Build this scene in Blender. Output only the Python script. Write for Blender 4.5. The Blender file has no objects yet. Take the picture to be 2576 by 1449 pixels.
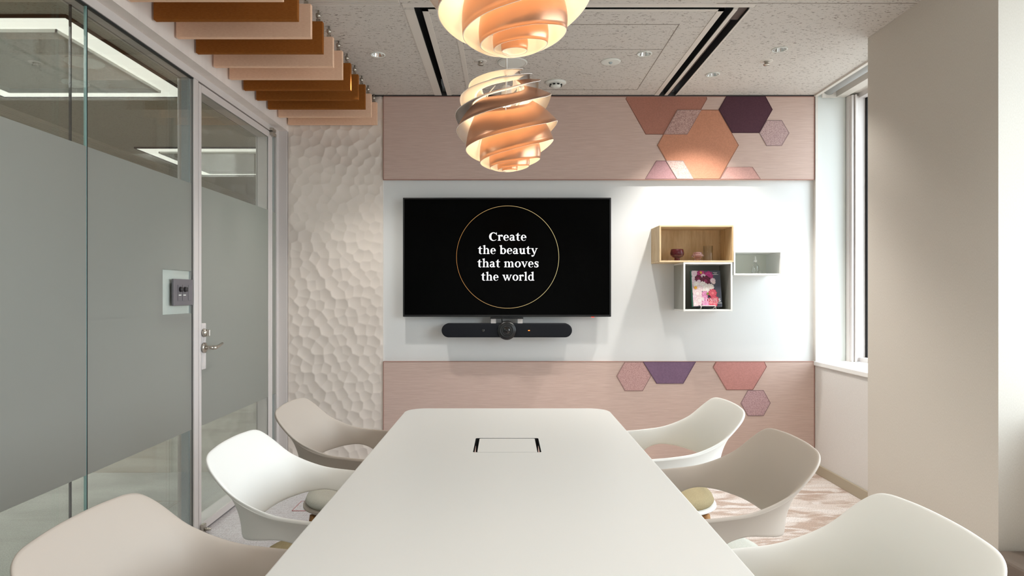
import bpy, bmesh, math, random
import numpy as np
from mathutils import Vector, Matrix

C = bpy.context.scene
COL = C.collection
random.seed(7)
rng = np.random.default_rng(11)

# ------------------------------------------------------------------ camera
F = 1640.0                      # focal length in pixels of the 2576x1449 frame
VU, VV = 1272.0, 739.0          # vanishing point of the room's depth direction
EYE = 1.238
cam_d = bpy.data.cameras.new('camera')
cam = bpy.data.objects.new('camera', cam_d)
COL.objects.link(cam)
cam.location = (0, 0, EYE)
cam.rotation_euler = (math.pi / 2, 0, 0)
cam_d.sensor_fit = 'HORIZONTAL'
cam_d.sensor_width = 36.0
cam_d.lens = F / 2576 * 36.0
cam_d.shift_x = (1288 - VU) / 2576
cam_d.shift_y = (VV - 724.5) / 2576
cam_d.clip_start = 0.05
cam_d.clip_end = 100
C.camera = cam

# ------------------------------------------------------------------ world and exposure
w = bpy.data.worlds.new('world')
C.world = w
w.use_nodes = True
wb = w.node_tree.nodes['Background']
wb.inputs[0].default_value = (0.84, 0.93, 1.0, 1)
wb.inputs[1].default_value = 8.4
# overcast sky above the horizon, darker street side below it
wt = w.node_tree
w_tc = wt.nodes.new('ShaderNodeTexCoord')
w_sp = wt.nodes.new('ShaderNodeSeparateXYZ')
w_mr = wt.nodes.new('ShaderNodeMapRange')
w_mr.inputs[1].default_value = -0.25
w_mr.inputs[2].default_value = 0.15
w_mx = wt.nodes.new('ShaderNodeMix')
w_mx.data_type = 'RGBA'
w_mx.inputs['A'].default_value = (0.27, 0.27, 0.265, 1)
w_mx.inputs['B'].default_value = (0.86, 0.93, 1.0, 1)
wt.links.new(w_tc.outputs['Generated'], w_sp.inputs[0])
wt.links.new(w_sp.outputs['Z'], w_mr.inputs[0])
wt.links.new(w_mr.outputs[0], w_mx.inputs['Factor'])
wt.links.new(w_mx.outputs['Result'], wb.inputs[0])
C.view_settings.view_transform = 'Standard'
C.view_settings.look = 'None'
C.view_settings.gamma = 1
C.view_settings.exposure = -0.08
C.view_settings.use_curve_mapping = False
C.cycles.use_denoising = True
C.cycles.max_bounces = 10
C.cycles.diffuse_bounces = 6
C.cycles.glossy_bounces = 5
C.cycles.transmission_bounces = 8
C.cycles.transparent_max_bounces = 16
C.cycles.sample_clamp_indirect = 6.0
C.cycles.caustics_reflective = False
C.cycles.caustics_refractive = False


def light(name, kind, loc, energy, color=(1, 1, 1), rot=(0, 0, 0), **kw):
    d = bpy.data.lights.new(name, kind)
    d.energy = energy
    d.color = color
    for k, v in kw.items():
        setattr(d, k, v)
    o = bpy.data.objects.new(name, d)
    COL.objects.link(o)
    o.location = loc
    o.rotation_euler = rot
    return o


WARM = (1.0, 0.95, 0.89)
NEUT = (1.0, 0.97, 0.93)
# sky portals in the two window openings of the right wall
for nm, y0, y1 in (('window_portal', 3.52, 4.44), ('window_portal', -0.45, 2.5)):
    p = light(nm, 'AREA', (2.56, (y0 + y1) / 2, 1.69), 1.0, rot=(0, math.pi / 2, 0),
              shape='RECTANGLE', size=1.8, size_y=(y1 - y0))
    p.data.cycles.is_portal = True
# the downlights of the room's ceiling that hang above and behind the photographer's view
for x, y in ((-0.74, 2.1), (0.8, 2.1), (1.3, 2.0), (-0.74, 0.5), (0.8, 0.5), (1.55, 0.5), (-0.74, -1.0), (0.8, -1.0)):
    light('room_downlight', 'SPOT', (x, y, 2.6), 20 if y > 1 else 42, NEUT, spot_size=math.radians(125), spot_blend=0.8, shadow_soft_size=0.15)

# the corridor's next cove lights, before the part seen through the glass
for y in (1.0, -1.6):
    light('corridor_cove', 'AREA', (-3.0, y, 2.68), 40, (1.0, 0.98, 0.92), shape='SQUARE', size=1.3)

# ------------------------------------------------------------------ materials


def lin(c):
    out = []
    for v in c:
        v = v / 255.0
        out.append(v / 12.92 if v <= 0.04045 else ((v + 0.055) / 1.055) ** 2.4)
    return (*out, 1.0)


MATS = {}


def mat(name, rgb, rough=0.6, metal=0.0, spec=0.5, emit=None, estr=0.0, coat=0.0):
    m = bpy.data.materials.new(name)
    m.use_nodes = True
    b = m.node_tree.nodes['Principled BSDF']
    b.inputs['Base Color'].default_value = lin(rgb)
    b.inputs['Roughness'].default_value = rough
    b.inputs['Metallic'].default_value = metal
    b.inputs['Specular IOR Level'].default_value = spec
    b.inputs['Coat Weight'].default_value = coat
    if emit:
        b.inputs['Emission Color'].default_value = lin(emit)
        b.inputs['Emission Strength'].default_value = estr
    MATS[name] = m
    return m


class NT:
    def __init__(self, m):
        self.t = m.node_tree
        self.b = self.t.nodes['Principled BSDF']

    def n(self, typ, **kw):
        x = self.t.nodes.new(typ)
        for k, v in kw.items():
            if k == 'ins':
                for a, bb in v.items():
                    x.inputs[a].default_value = bb
            else:
                setattr(x, k, v)
        return x

    def l(self, a, b):
        self.t.links.new(a, b)


def add_noise_colour(m, rgb2, scale, lo, hi, fac=1.0, detail=3.0, bump=0.0, bump_scale=None, dist=0.002):
    """second colour mixed by stretched object-space noise, with an optional bump"""
    k = NT(m)
    tc = k.n('ShaderNodeTexCoord')
    mp = k.n('ShaderNodeMapping', ins={'Scale': scale})
    k.l(tc.outputs['Object'], mp.inputs[0])
    nz = k.n('ShaderNodeTexNoise', ins={'Scale': 1.0, 'Detail': detail, 'Roughness': 0.6})
    k.l(mp.outputs[0], nz.inputs['Vector'])
    rp = k.n('ShaderNodeMapRange', ins={1: lo, 2: hi, 3: 0.0, 4: fac})
    k.l(nz.outputs['Fac'], rp.inputs[0])
    mx = k.n('ShaderNodeMix', data_type='RGBA')
    mx.inputs['A'].default_value = k.b.inputs['Base Color'].default_value
    mx.inputs['B'].default_value = lin(rgb2)
    k.l(rp.outputs[0], mx.inputs['Factor'])
    k.l(mx.outputs['Result'], k.b.inputs['Base Color'])
    if bump:
        src = nz
        if bump_scale:
            mp2 = k.n('ShaderNodeMapping', ins={'Scale': bump_scale})
            k.l(tc.outputs['Object'], mp2.inputs[0])
            src = k.n('ShaderNodeTexNoise', ins={'Scale': 1.0, 'Detail': 2.0})
            k.l(mp2.outputs[0], src.inputs['Vector'])
        bp = k.n('ShaderNodeBump', ins={'Strength': bump, 'Distance': dist})
        k.l(src.outputs['Fac'], bp.inputs['Height'])
        k.l(bp.outputs[0], k.b.inputs['Normal'])
    return m


m_white = mat('white_wall', (240, 240, 238), 0.7, spec=0.3)
m_board = mat('white_board', (226, 228, 228), 0.38, spec=0.4)
m_wallpaper = add_noise_colour(mat('wallpaper', (222, 220, 217), 0.85, spec=0.2), (212, 209, 205), (400, 400, 120), 0.4, 0.6, 0.6, bump=0.12, dist=0.001)
m_column = add_noise_colour(mat('column_paper', (214, 209, 200), 0.85, spec=0.2), (205, 199, 189), (400, 400, 120), 0.4, 0.6, 0.6, bump=0.12, dist=0.001)
m_soffit = add_noise_colour(mat('soffit_paper', (236, 228, 222), 0.8, spec=0.2), (226, 217, 211), (10, 10, 0.3), 0.4, 0.6, 0.5)  # vertical streaks in the colour stand in for faint shadow lines
m_base = mat('baseboard', (176, 166, 146), 0.6)
m_ceiling = mat('acoustic_tile', (208, 203, 197), 0.9, spec=0.1)
m_corr_ceiling = mat('corridor_tile', (190, 186, 176), 0.9, spec=0.1)
for mm in (m_ceiling, m_corr_ceiling):
    add_noise_colour(mm, (104, 94, 84), (52, 150, 40), 0.605, 0.64, 0.8, detail=3.0, bump=0.35, bump_scale=(160, 160, 160), dist=0.002)
m_seam = mat('tile_seam', (142, 132, 122), 0.8)
m_trim = mat('white_trim', (218, 212, 204), 0.5)
m_reveal = mat('reveal_panel', (214, 217, 214), 0.6)
m_black = mat('black_recess', (10, 10, 11), 0.7)
m_shadow_line = mat('shadow_line', (58, 56, 55), 0.5)
m_slotbrown = mat('slot_brown', (70, 52, 46), 0.6)
m_alu = mat('painted_aluminium', (214, 208, 205), 0.42, spec=0.5)
m_perf = add_noise_colour(mat('perforated_strip', (176, 186, 188), 0.5), (120, 130, 134), (700, 700, 700), 0.48, 0.56, 0.5, detail=0)
m_steel = mat('brushed_steel', (190, 184, 174), 0.3, metal=1.0)
m_chrome = mat('chrome', (225, 225, 222), 0.12, metal=1.0)
m_gasket = mat('dark_gasket', (40, 42, 42), 0.6)
m_joint = mat('glass_edge', (156, 196, 192), 0.25)


def glass_mat(name, tint, refl=1.0, ior=1.5):
    m = bpy.data.materials.new(name)
    m.use_nodes = True
    t = m.node_tree
    t.nodes.remove(t.nodes['Principled BSDF'])
    out = t.nodes['Material Output']
    tr = t.nodes.new('ShaderNodeBsdfTransparent')
    tr.inputs[0].default_value = (*tint, 1)
    gl = t.nodes.new('ShaderNodeBsdfGlossy')
    gl.inputs['Roughness'].default_value = 0.0
    fr = t.nodes.new('ShaderNodeFresnel')
    fr.inputs[0].default_value = ior
    ge = t.nodes.new('ShaderNodeNewGeometry')
    io = t.nodes.new('ShaderNodeMapRange')      # same reflectance on both faces of a pane
    io.inputs[3].default_value = ior
    io.inputs[4].default_value = 1 / ior
    t.links.new(ge.outputs['Backfacing'], io.inputs[0])
    t.links.new(io.outputs[0], fr.inputs[0])
    mu = t.nodes.new('ShaderNodeMath')
    mu.operation = 'MULTIPLY'
    mu.inputs[1].default_value = refl
    t.links.new(fr.outputs[0], mu.inputs[0])
    mx = t.nodes.new('ShaderNodeMixShader')
    t.links.new(mu.outputs[0], mx.inputs[0])
    t.links.new(tr.outputs[0], mx.inputs[1])
    t.links.new(gl.outputs[0], mx.inputs[2])
    t.links.new(mx.outputs[0], out.inputs[0])
    MATS[name] = m
    return m


m_glass = glass_mat('partition_glass', (0.955, 0.975, 0.968), 1.0)
m_winglass = glass_mat('window_glass', (0.96, 0.98, 0.98), 0.8)


def frost_mat(name, rgb, trans):
    m = bpy.data.materials.new(name)
    m.use_nodes = True
    t = m.node_tree
    t.nodes.remove(t.nodes['Principled BSDF'])
    out = t.nodes['Material Output']
    d = t.nodes.new('ShaderNodeBsdfDiffuse')
    d.inputs[0].default_value = lin(rgb)
    tl = t.nodes.new('ShaderNodeBsdfTranslucent')
    tl.inputs[0].default_value = lin((214, 219, 213))
    mx = t.nodes.new('ShaderNodeMixShader')
    mx.inputs[0].default_value = trans
    t.links.new(d.outputs[0], mx.inputs[1])
    t.links.new(tl.outputs[0], mx.inputs[2])
    gl = t.nodes.new('ShaderNodeBsdfGlossy')
    gl.inputs['Roughness'].default_value = 0.35
    m2 = t.nodes.new('ShaderNodeMixShader')
    m2.inputs[0].default_value = 0.06
    t.links.new(mx.outputs[0], m2.inputs[1])
    t.links.new(gl.outputs[0], m2.inputs[2])
    t.links.new(m2.outputs[0], out.inputs[0])
    MATS[name] = m
    return m


m_frost = frost_mat('frosted_film', (174, 173, 168), 0.5)

m_fabric = add_noise_colour(mat('pink_fabric', (208, 185, 175), 0.9, spec=0.15), (192, 167, 156), (9, 9, 260), 0.35, 0.65, 0.75, detail=5, bump=0.25, bump_scale=(500, 500, 500), dist=0.001)
m_piping = mat('panel_edge', (166, 124, 112), 0.8)
m_carved = mat('carved_panel', (230, 220, 211), 0.25, spec=0.45)
m_peach = add_noise_colour(mat('peach_felt', (246, 208, 180), 0.95, spec=0.1), (236, 194, 164), (60, 60, 200), 0.35, 0.65, 0.7, detail=4)
m_brown = add_noise_colour(mat('brown_felt', (156, 96, 44), 0.95, spec=0.1), (138, 82, 34), (60, 60, 200), 0.35, 0.65, 0.7, detail=4)
m_table = mat('table_laminate', (216, 214, 209), 0.36, spec=0.4)
m_chair_white = mat('white_shell', (238, 237, 232), 0.5, spec=0.35)
m_chair_beige = mat('beige_shell', (188, 177, 166), 0.5, spec=0.35)
m_cush_olive = add_noise_colour(mat('olive_cushion', (168, 154, 122), 0.9, spec=0.1), (150, 136, 104), (300, 300, 300), 0.4, 0.6, 0.6)
m_cush_grey = add_noise_colour(mat('grey_cushion', (206, 206, 196), 0.9, spec=0.1), (190, 190, 180), (300, 300, 300), 0.4, 0.6, 0.6)
m_leg = add_noise_colour(mat('leg_oak', (176, 128, 76), 0.5), (140, 94, 50), (60, 60, 6), 0.4, 0.6, 0.8)
m_oak = add_noise_colour(mat('oak', (222, 198, 160), 0.5, spec=0.3), (200, 170, 128), (26, 26, 4), 0.42, 0.6, 0.8, detail=5)
m_oakh = add_noise_colour(mat('oak_board', (228, 206, 170), 0.5, spec=0.3), (208, 180, 138), (5, 40, 40), 0.42, 0.6, 0.7, detail=5)
m_shelf_white = mat('shelf_white', (242, 243, 240), 0.45)
m_shelf_in = mat('shelf_pale_green', (240, 243, 234), 0.6)
m_shelf_grey = mat('shelf_grey', (160, 161, 154), 0.55)
m_tv = mat('tv_black', (14, 15, 17), 0.32)
m_screen = mat('screen', (1, 1, 1), 0.2, spec=0.06)
m_text = mat('screen_white', (0, 0, 0), 0.5, emit=(255, 255, 255), estr=1.3)
m_barcloth = mat('speaker_cloth', (26, 28, 33), 0.85, spec=0.2)
m_lens = mat('lens_glass', (8, 9, 10), 0.08, spec=0.8)
m_ringgrey = mat('lens_ring', (70, 72, 74), 0.3, metal=0.8)
m_orange_led = mat('orange_led', (0, 0, 0), 0.4, emit=(255, 140, 50), estr=2.0)
m_red_led = mat('red_led', (0, 0, 0), 0.4, emit=(255, 60, 40), estr=2.0)
m_switch = mat('switch_grey', (112, 108, 112), 0.45)
m_switch_dark = mat('switch_dark', (45, 42, 44), 0.4)
m_plastic = mat('white_plastic', (226, 228, 222), 0.45)
m_reflector = mat('reflector', (232, 232, 232), 0.18, metal=1.0)
m_lampglow = mat('downlight_lamp', (0, 0, 0), 0.4, emit=(255, 236, 208), estr=5.0)
m_cove = mat('cove_light', (0, 0, 0), 0.5, emit=(255, 250, 236), estr=1.4)
m_cove_side = mat('cove_side', (205, 206, 200), 0.7)
m_copper = mat('copper_foil', (208, 156, 124), 0.33, metal=0.8, spec=0.5)
m_shade_in = mat('shade_white', (252, 246, 238), 0.6)
m_bulb = mat('bulb', (0, 0, 0), 0.4, emit=(255, 216, 164), estr=34.0)
m_cord = mat('white_cord', (235, 232, 226), 0.5)
m_clear = glass_mat('clear_acrylic', (0.97, 0.96, 0.94), 1.0)
m_glow_rod = mat('white_rod', (250, 244, 236), 0.3)
m_taupe = mat('taupe_box', (112, 100, 90), 0.7)


def carpet(name, kind):
    m = mat(name, (200, 195, 188), 0.95, spec=0.08)
    k = NT(m)
    tc = k.n('ShaderNodeTexCoord')

    def noise(scale, detail=3.0, dist=0.0):
        mp = k.n('ShaderNodeMapping', ins={'Scale': scale})
        k.l(tc.outputs['Object'], mp.inputs[0])
        nz = k.n('ShaderNodeTexNoise', ins={'Scale': 1.0, 'Detail': detail, 'Distortion': dist})
        k.l(mp.outputs[0], nz.inputs['Vector'])
        return nz.outputs['Fac']

    def ramp(src, lo, hi, top=1.0):
        r = k.n('ShaderNodeMapRange', ins={1: lo, 2: hi, 3: 0.0, 4: top})
        k.l(src, r.inputs[0])
        return r.outputs[0]

    def mix(a, b, f):
        x = k.n('ShaderNodeMix', data_type='RGBA')
        for s, v in (('A', a), ('B', b)):
            if isinstance(v, tuple):
                x.inputs[s].default_value = lin(v)
            else:
                k.l(v, x.inputs[s])
        k.l(f, x.inputs['Factor'])
        return x.outputs['Result']

    pile = noise((150, 150, 150), 2.0)
    if kind == 'room':
        c1 = mix((220, 211, 205), (184, 162, 148), ramp(noise((2.4, 6.5, 1), 9.0, 0.7), 0.48, 0.56, 0.85))
        c1 = mix(c1, (232, 228, 226), ramp(noise((4.5, 13.0, 1), 8.0, 0.5), 0.52, 0.58, 0.75))
        br = k.n('ShaderNodeTexBrick', ins={'Scale': 1.0, 'Mortar Size': 0.0011, 'Brick Width': 0.062, 'Row Height': 0.034})
        mp = k.n('ShaderNodeMapping', ins={'Scale': (1, 1, 1)})
        k.l(tc.outputs['Object'], mp.inputs[0])
        k.l(mp.outputs[0], br.inputs['Vector'])
        c2 = mix((204, 201, 203), (168, 162, 164), ramp(br.outputs['Fac'], 0.0, 1.0, 0.55))
        c2 = mix(c2, (190, 182, 184), ramp(noise((30, 30, 1), 4.0), 0.5, 0.7, 0.6))
        sp = k.n('ShaderNodeSeparateXYZ')
        k.l(tc.outputs['Object'], sp.inputs[0])
        col = mix(c2, c1, ramp(sp.outputs['X'], 0.0, 0.02))
    else:
        col = mix((176, 175, 168), (148, 146, 139), ramp(noise((1.4, 3.0, 1), 5.0, 0.5), 0.4, 0.65, 0.8))
    col = mix(col, (110, 106, 100), ramp(pile, 0.5, 0.72, 0.5))
    k.l(col, k.b.inputs['Base Color'])
    bp = k.n('ShaderNodeBump', ins={'Strength': 0.35, 'Distance': 0.004})
    k.l(pile, bp.inputs['Height'])
    k.l(bp.outputs[0], k.b.inputs['Normal'])
    return m


m_floor = carpet('room_carpet', 'room')
m_corr_floor = carpet('corridor_carpet', 'corridor')

# ------------------------------------------------------------------ geometry helpers


class MB:
    """collects shapes; build() links them as one mesh object"""

    def __init__(self):
        self.bm = bmesh.new()
        self.mi = 0

    def _paint(self, faces):
        for f in faces:
            f.material_index = self.mi

    def box(self, x0, x1, y0, y1, z0, z1, bevel=0.0, seg=2):
        r = bmesh.ops.create_cube(self.bm, size=1.0)
        vs = r['verts']
        for v in vs:
            v.co = Vector(((x0 + x1) / 2 + v.co.x * (x1 - x0), (y0 + y1) / 2 + v.co.y * (y1 - y0), (z0 + z1) / 2 + v.co.z * (z1 - z0)))
        fs = set(f for v in vs for f in v.link_faces)
        self._paint(fs)
        if bevel:
            es = list(set(e for v in vs for e in v.link_edges))
            rb = bmesh.ops.bevel(self.bm, geom=es, offset=bevel, segments=seg, profile=0.5, affect='EDGES')
            self._paint(rb['faces'])
        return self

    def tube(self, pts, radii, seg=16, caps=True):
        pts = [Vector(p) for p in pts]
        if not isinstance(radii, (list, tuple)):
            radii = [radii] * len(pts)
        rings = []
        for i, p in enumerate(pts):
            a = pts[max(i - 1, 0)]
            b = pts[min(i + 1, len(pts) - 1)]
            d = (b - a).normalized()
            up = Vector((0, 0, 1)) if abs(d.z) < 0.9 else Vector((1, 0, 0))
            s = d.cross(up).normalized()
            t = s.cross(d)
            rings.append([self.bm.verts.new(p + radii[i] * (math.cos(q) * s + math.sin(q) * t)) for q in [2 * math.pi * k / seg for k in range(seg)]])
        fs = []
        for a, b in zip(rings, rings[1:]):
            for k in range(seg):
                fs.append(self.bm.faces.new((a[k], a[(k + 1) % seg], b[(k + 1) % seg], b[k])))
        if caps:
            fs.append(self.bm.faces.new(rings[0][::-1]))
            fs.append(self.bm.faces.new(rings[-1]))
        for f in fs:
            f.smooth = True
        self._paint(fs)
        return self

    def lathe(self, prof, c=(0, 0, 0), axis='Z', seg=40, wave=None, cap=True):
        """prof: list of (radius, height) along axis"""
        rings = []
        for r, h in prof:
            ring = []
            for k in range(seg):
                q = 2 * math.pi * k / seg
                rr = r * (1 + (wave(q) if wave else 0))
                a, b = rr * math.cos(q), rr * math.sin(q)
                co = {'Z': (a, b, h), 'Y': (a, h, b), 'X': (h, a, b)}[axis]
                ring.append(self.bm.verts.new((c[0] + co[0], c[1] + co[1], c[2] + co[2])))
            rings.append(ring)
        fs = []
        for a, b in zip(rings, rings[1:]):
            for k in range(seg):
                fs.append(self.bm.faces.new((a[k], a[(k + 1) % seg], b[(k + 1) % seg], b[k])))
        for ring, (r, h) in ((rings[0], prof[0]), (rings[-1], prof[-1])):
            if cap and r > 1e-6:
                fs.append(self.bm.faces.new(ring))
        for f in fs:
            f.smooth = True
        self._paint(fs)
        return self

    def prism(self, poly, fn, d0, d1):
        """polygon in 2-D, mapped by fn(a, b, depth)"""
        lo = [self.bm.verts.new(fn(a, b, d0)) for a, b in poly]
        hi = [self.bm.verts.new(fn(a, b, d1)) for a, b in poly]
        n = len(poly)
        fs = [self.bm.faces.new(lo), self.bm.faces.new(hi[::-1])]
        for i in range(n):
            fs.append(self.bm.faces.new((lo[i], hi[i], hi[(i + 1) % n], lo[(i + 1) % n])))
        self._paint(fs)
        return self

    def grid(self, P, closed_u=False, smooth=True, flip=False):
        V = [[self.bm.verts.new(p) for p in row] for row in P]
        n = len(V)
        fs = []
        for i in range(n if closed_u else n - 1):
            a, b = V[i], V[(i + 1) % n]
            for j in range(len(a) - 1):
                q = (a[j], b[j], b[j + 1], a[j + 1])
                fs.append(self.bm.faces.new(q[::-1] if flip else q))
        for f in fs:
            f.smooth = smooth
        self._paint(fs)
        return self

    def build(self, name, mats, parent=None, fix=True, merge=False):
        me = bpy.data.meshes.new(name)
        if merge:
            bmesh.ops.remove_doubles(self.bm, verts=self.bm.verts, dist=1e-5)
        if fix:
            bmesh.ops.recalc_face_normals(self.bm, faces=self.bm.faces)
        self.bm.to_mesh(me)
        self.bm.free()
        for m in (mats if isinstance(mats, (list, tuple)) else [mats]):
            me.materials.append(m)
        o = bpy.data.objects.new(name, me)
        COL.objects.link(o)
        if parent:
            o.parent = parent
        return o


def tag(o, label=None, cat=None, group=None, kind=None):
    if label:
        o['label'] = label
    if cat:
        o['category'] = cat
    if group:
        o['group'] = group
    if kind:
        o['kind'] = kind
    return o


def thing(name, label, cat, loc=(0, 0, 0), group=None):
    o = bpy.data.objects.new(name, None)
    o.empty_display_size = 0.05
    COL.objects.link(o)
    o.location = loc
    return tag(o, label, cat, group)


def struct(o, label=None):
    o['kind'] = 'structure'
    if label:
        o['label'] = label
        o['category'] = o.get('category', 'room')
    return o


def dup(root, loc, rotz=None, label=None, group=None):
    r = root.copy()
    COL.objects.link(r)
    r.location = loc
    if rotz is not None:
        r.rotation_euler = (0, 0, rotz)
    if label:
        r['label'] = label
    if group:
        r['group'] = group
    for ch in list(root.children):
        c = ch.copy()
        COL.objects.link(c)
        c.parent = r
        for g in ch.children:
            d = g.copy()
            COL.objects.link(d)
            d.parent = c
    return r


def X(u, d):
    return (u - VU) / F * d


def Z(v, d):
    return EYE + (VV - v) / F * d


# ------------------------------------------------------------------ room shell
WY = 4.543          # back wall
CZ = 2.615          # ceiling
LX, RX = -1.51, 2.147
NEAR = -1.8

struct(MB().box(-1.66, 2.62, NEAR, 4.7, -0.1, 0).build('floor', m_floor))
wb_ = struct(MB().box(-1.66, 2.62, WY, 4.7, 0, 2.85).build('wall_back', m_board))
struct(MB().box(-1.66, 2.62, NEAR - 0.12, NEAR, 0, 2.85).build('wall_front', m_white))
# white end cap between the glass partition and the carved panel
struct(MB().box(-1.655, -1.515, 4.515, WY, 0, 2.365).build('trim_1', m_alu))
# soffit above the glass partition
struct(MB().box(-1.70, LX, NEAR, WY, 2.365, 2.85).build('wall_left_soffit', m_soffit))

# ceiling: cells between all cut lines, leaving the slots and the round downlight openings free
DL = [(950, 137), (1621, 135), (1961, 124), (1793, 187)]
dl_pos = []
for u_, v_ in DL:
    d_ = F * (CZ - EYE) / (VV - v_)
    dl_pos.append((X(u_, d_), d_))
holes = [(-0.442, -0.405, 3.128, WY), (1.06, 1.10, 3.128, WY), (1.122, 1.176, 3.128, WY), (-0.442, 1.10, 3.128, 3.153)]
HS = 0.05
holes += [(x - HS, x + HS, y - HS, y + HS) for x, y in dl_pos]
xs = sorted(set([LX, RX] + [h_[0] for h_ in holes] + [h_[1] for h_ in holes]))
ys = sorted(set([NEAR, WY] + [h_[2] for h_ in holes] + [h_[3] for h_ in holes]))
cb = MB()
for i in range(len(xs) - 1):
    for j in range(len(ys) - 1):
        mx_, my_ = (xs[i] + xs[i + 1]) / 2, (ys[j] + ys[j + 1]) / 2
        if not any(h_[0] < mx_ < h_[1] and h_[2] < my_ < h_[3] for h_ in holes):
            cb.box(xs[i], xs[i + 1], ys[j], ys[j + 1], CZ, CZ + 0.05)
for x, y in dl_pos:                                   # square plates with a round hole
    n_ = 32
    ci = [cb.bm.verts.new((x + 0.036 * math.cos(2 * math.pi * k / n_), y + 0.036 * math.sin(2 * math.pi * k / n_), CZ)) for k in range(n_)]
    so = []
    for k in range(n_):
        c_, s_ = math.cos(2 * math.pi * k / n_), math.sin(2 * math.pi * k / n_)
        q_ = HS / max(abs(c_), abs(s_))
        so.append(cb.bm.verts.new((x + q_ * c_, y + q_ * s_, CZ)))
    for k in range(n_):
        cb.bm.faces.new((ci[k], ci[(k + 1) % n_], so[(k + 1) % n_], so[k]))
ceil = struct(cb.build('ceiling', m_ceiling, fix=False))
ln = MB()
for x0, x1 in ((-0.442, -0.405), (1.06, 1.10), (1.122, 1.176)):
    ln.box(x0, x0 + 0.0015, 3.129, WY - 0.001, CZ + 0.003, CZ + 0.06).box(x1 - 0.0015, x1, 3.154, WY - 0.001, CZ + 0.003, CZ + 0.06)
ln.box(-0.44, 1.098, 3.1285, 3.130, CZ + 0.003, CZ + 0.06).box(-0.404, 1.059, 3.1515, 3.1525, CZ + 0.003, CZ + 0.06)
ln.build('slot_lining', m_black, ceil)
MB().box(-0.47, 1.2, 3.10, WY, CZ + 0.12, CZ + 0.14).box(-0.47, -0.45, 3.1, WY, CZ + 0.05, CZ + 0.13).build('slot_void', m_black, ceil)
MB().box(1.125, 1.137, 3.3, WY, CZ + 0.006, CZ + 0.05).box(1.122, 1.176, 3.128, 3.30, CZ + 0.01, CZ + 0.03).build('slot_flap', [m_slotbrown], ceil)
# white aluminium edges beside the slots and the access panel lines
tr = MB()
for x0, x1 in ((-0.492, -0.442), (-0.405, -0.375), (1.03, 1.06), (1.10, 1.122), (1.176, 1.186)):
    tr.box(x0, x1, 3.153, WY, CZ - 0.003, CZ + 0.012)
tr.box(-0.492, 1.19, 3.095, 3.128, CZ - 0.003, CZ + 0.012)
tr.box(-0.405, 1.06, 3.153, 3.172, CZ - 0.003, CZ + 0.012)
tr.box(-0.262, -0.236, 3.33, WY, CZ - 0.003, CZ + 0.01)
tr.build('slot_edge', m_trim, ceil)
sm = MB()
for x0, x1, y0, y1 in ((0.885, 0.889, 3.33, 4.40), (-0.236, 0.889, 3.33, 3.334), (-0.236, 0.889, 4.396, 4.40), (-0.236, 0.885, 3.672, 3.675),
                       (1.0, RX, 3.088, 3.091), (-1.5, -0.49, 3.085, 3.088)):
    sm.box(x0, x1, y0, y1, CZ - 0.0012, CZ + 0.002)
sm.build('panel_seam', m_seam, ceil)
rb = MB()
for k in range(5):
    rb.box(-1.5, -0.50, 3.012 + k * 0.016, 3.020 + k * 0.016, CZ - 0.012, CZ + 0.004)
rb.box(-1.5, -0.50, 3.005, 3.09, CZ - 0.004, CZ + 0.004)
rb.build('ribbed_strip', m_trim, ceil)
# dark strip painted in as the shadow line along the back wall's top
struct(MB().box(LX, RX, WY - 0.028, WY, CZ - 0.008, CZ + 0.02).build('trim_2', m_shadow_line))
struct(MB().box(RX - 0.012, RX + 0.012, NEAR, WY, CZ - 0.012, CZ + 0.1).build('trim_3', m_trim))

# right wall: low wall, sill, reveal, windows, column
rw = struct(MB().box(RX, 2.62, NEAR, WY, 0, 0.742).build('wall_right', m_wallpaper))
struct(MB().box(RX - 0.012, RX, 3.51, WY - 0.035, 0, 0.068, 0.002, 1).build('baseboard_right', m_base))
struct(MB().box(RX - 0.012, 2.40, 3.51, WY - 0.002, 0.742, 0.771, 0.003, 2).box(RX - 0.012, 2.40, NEAR, 2.58, 0.742, 0.771, 0.003, 2).build('trim_4', m_white))
# blind pocket ceiling, beam and outer head
struct(MB().box(RX, 2.62, NEAR, WY, 2.80, 2.85).box(2.295, 2.362, NEAR, WY, 2.603, 2.80).box(2.362, 2.62, NEAR, WY, 2.62, 2.80).build('trim_5', m_trim))
col = struct(MB().box(1.95, 2.62, 2.58, 3.51, 0, 2.85).build('wall_right_column', m_column))
struct(MB().box(1.945, 1.95, 2.58, 3.51, 0, 0.068).box(1.945, 2.15, 2.575, 2.58, 0, 0.068).build('baseboard_column', m_base))


def window(name, y0, y1, ends):
    o = MB()
    o.box(2.43, 2.50, y0, y1, 0.771, 0.80)
    o.box(2.43, 2.50, y0, y1, 2.585, 2.62)
    o.box(2.365, 2.372, y1 - 0.055, y1 - 0.012, 0.771, 2.603)
    o.box(2.372, 2.388, y1 - 0.075, y1 - 0.012, 0.771, 2.603, 0.003)
    o.box(2.392, 2.405, y1 - 0.085, y1 - 0.012, 0.771, 2.603, 0.003)
    o.box(2.41, 2.475, y1 - 0.06, y1 - 0.012, 0.775, 2.60, 0.004)
    f = struct(o.build(name, m_alu))
    MB().box(2.475, 2.51, y1 - 0.08, y1 - 0.01, 0.775, 2.60).box(2.475, 2.51, y0, y0 + 0.07, 0.775, 2.60).build('window_gasket', m_black, f)
    MB().box(2.49, 2.498, y0, y1 - 0.03, 0.795, 2.59).build('window_pane', m_winglass, f)
    return f


window('window_1', 3.51, WY, 1)
window('window_2', -0.5, 2.58, 1)
struct(MB().box(1.95, 2.62, NEAR, -0.5, 0, 2.85).build('wall_right_near', m_column))
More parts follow.
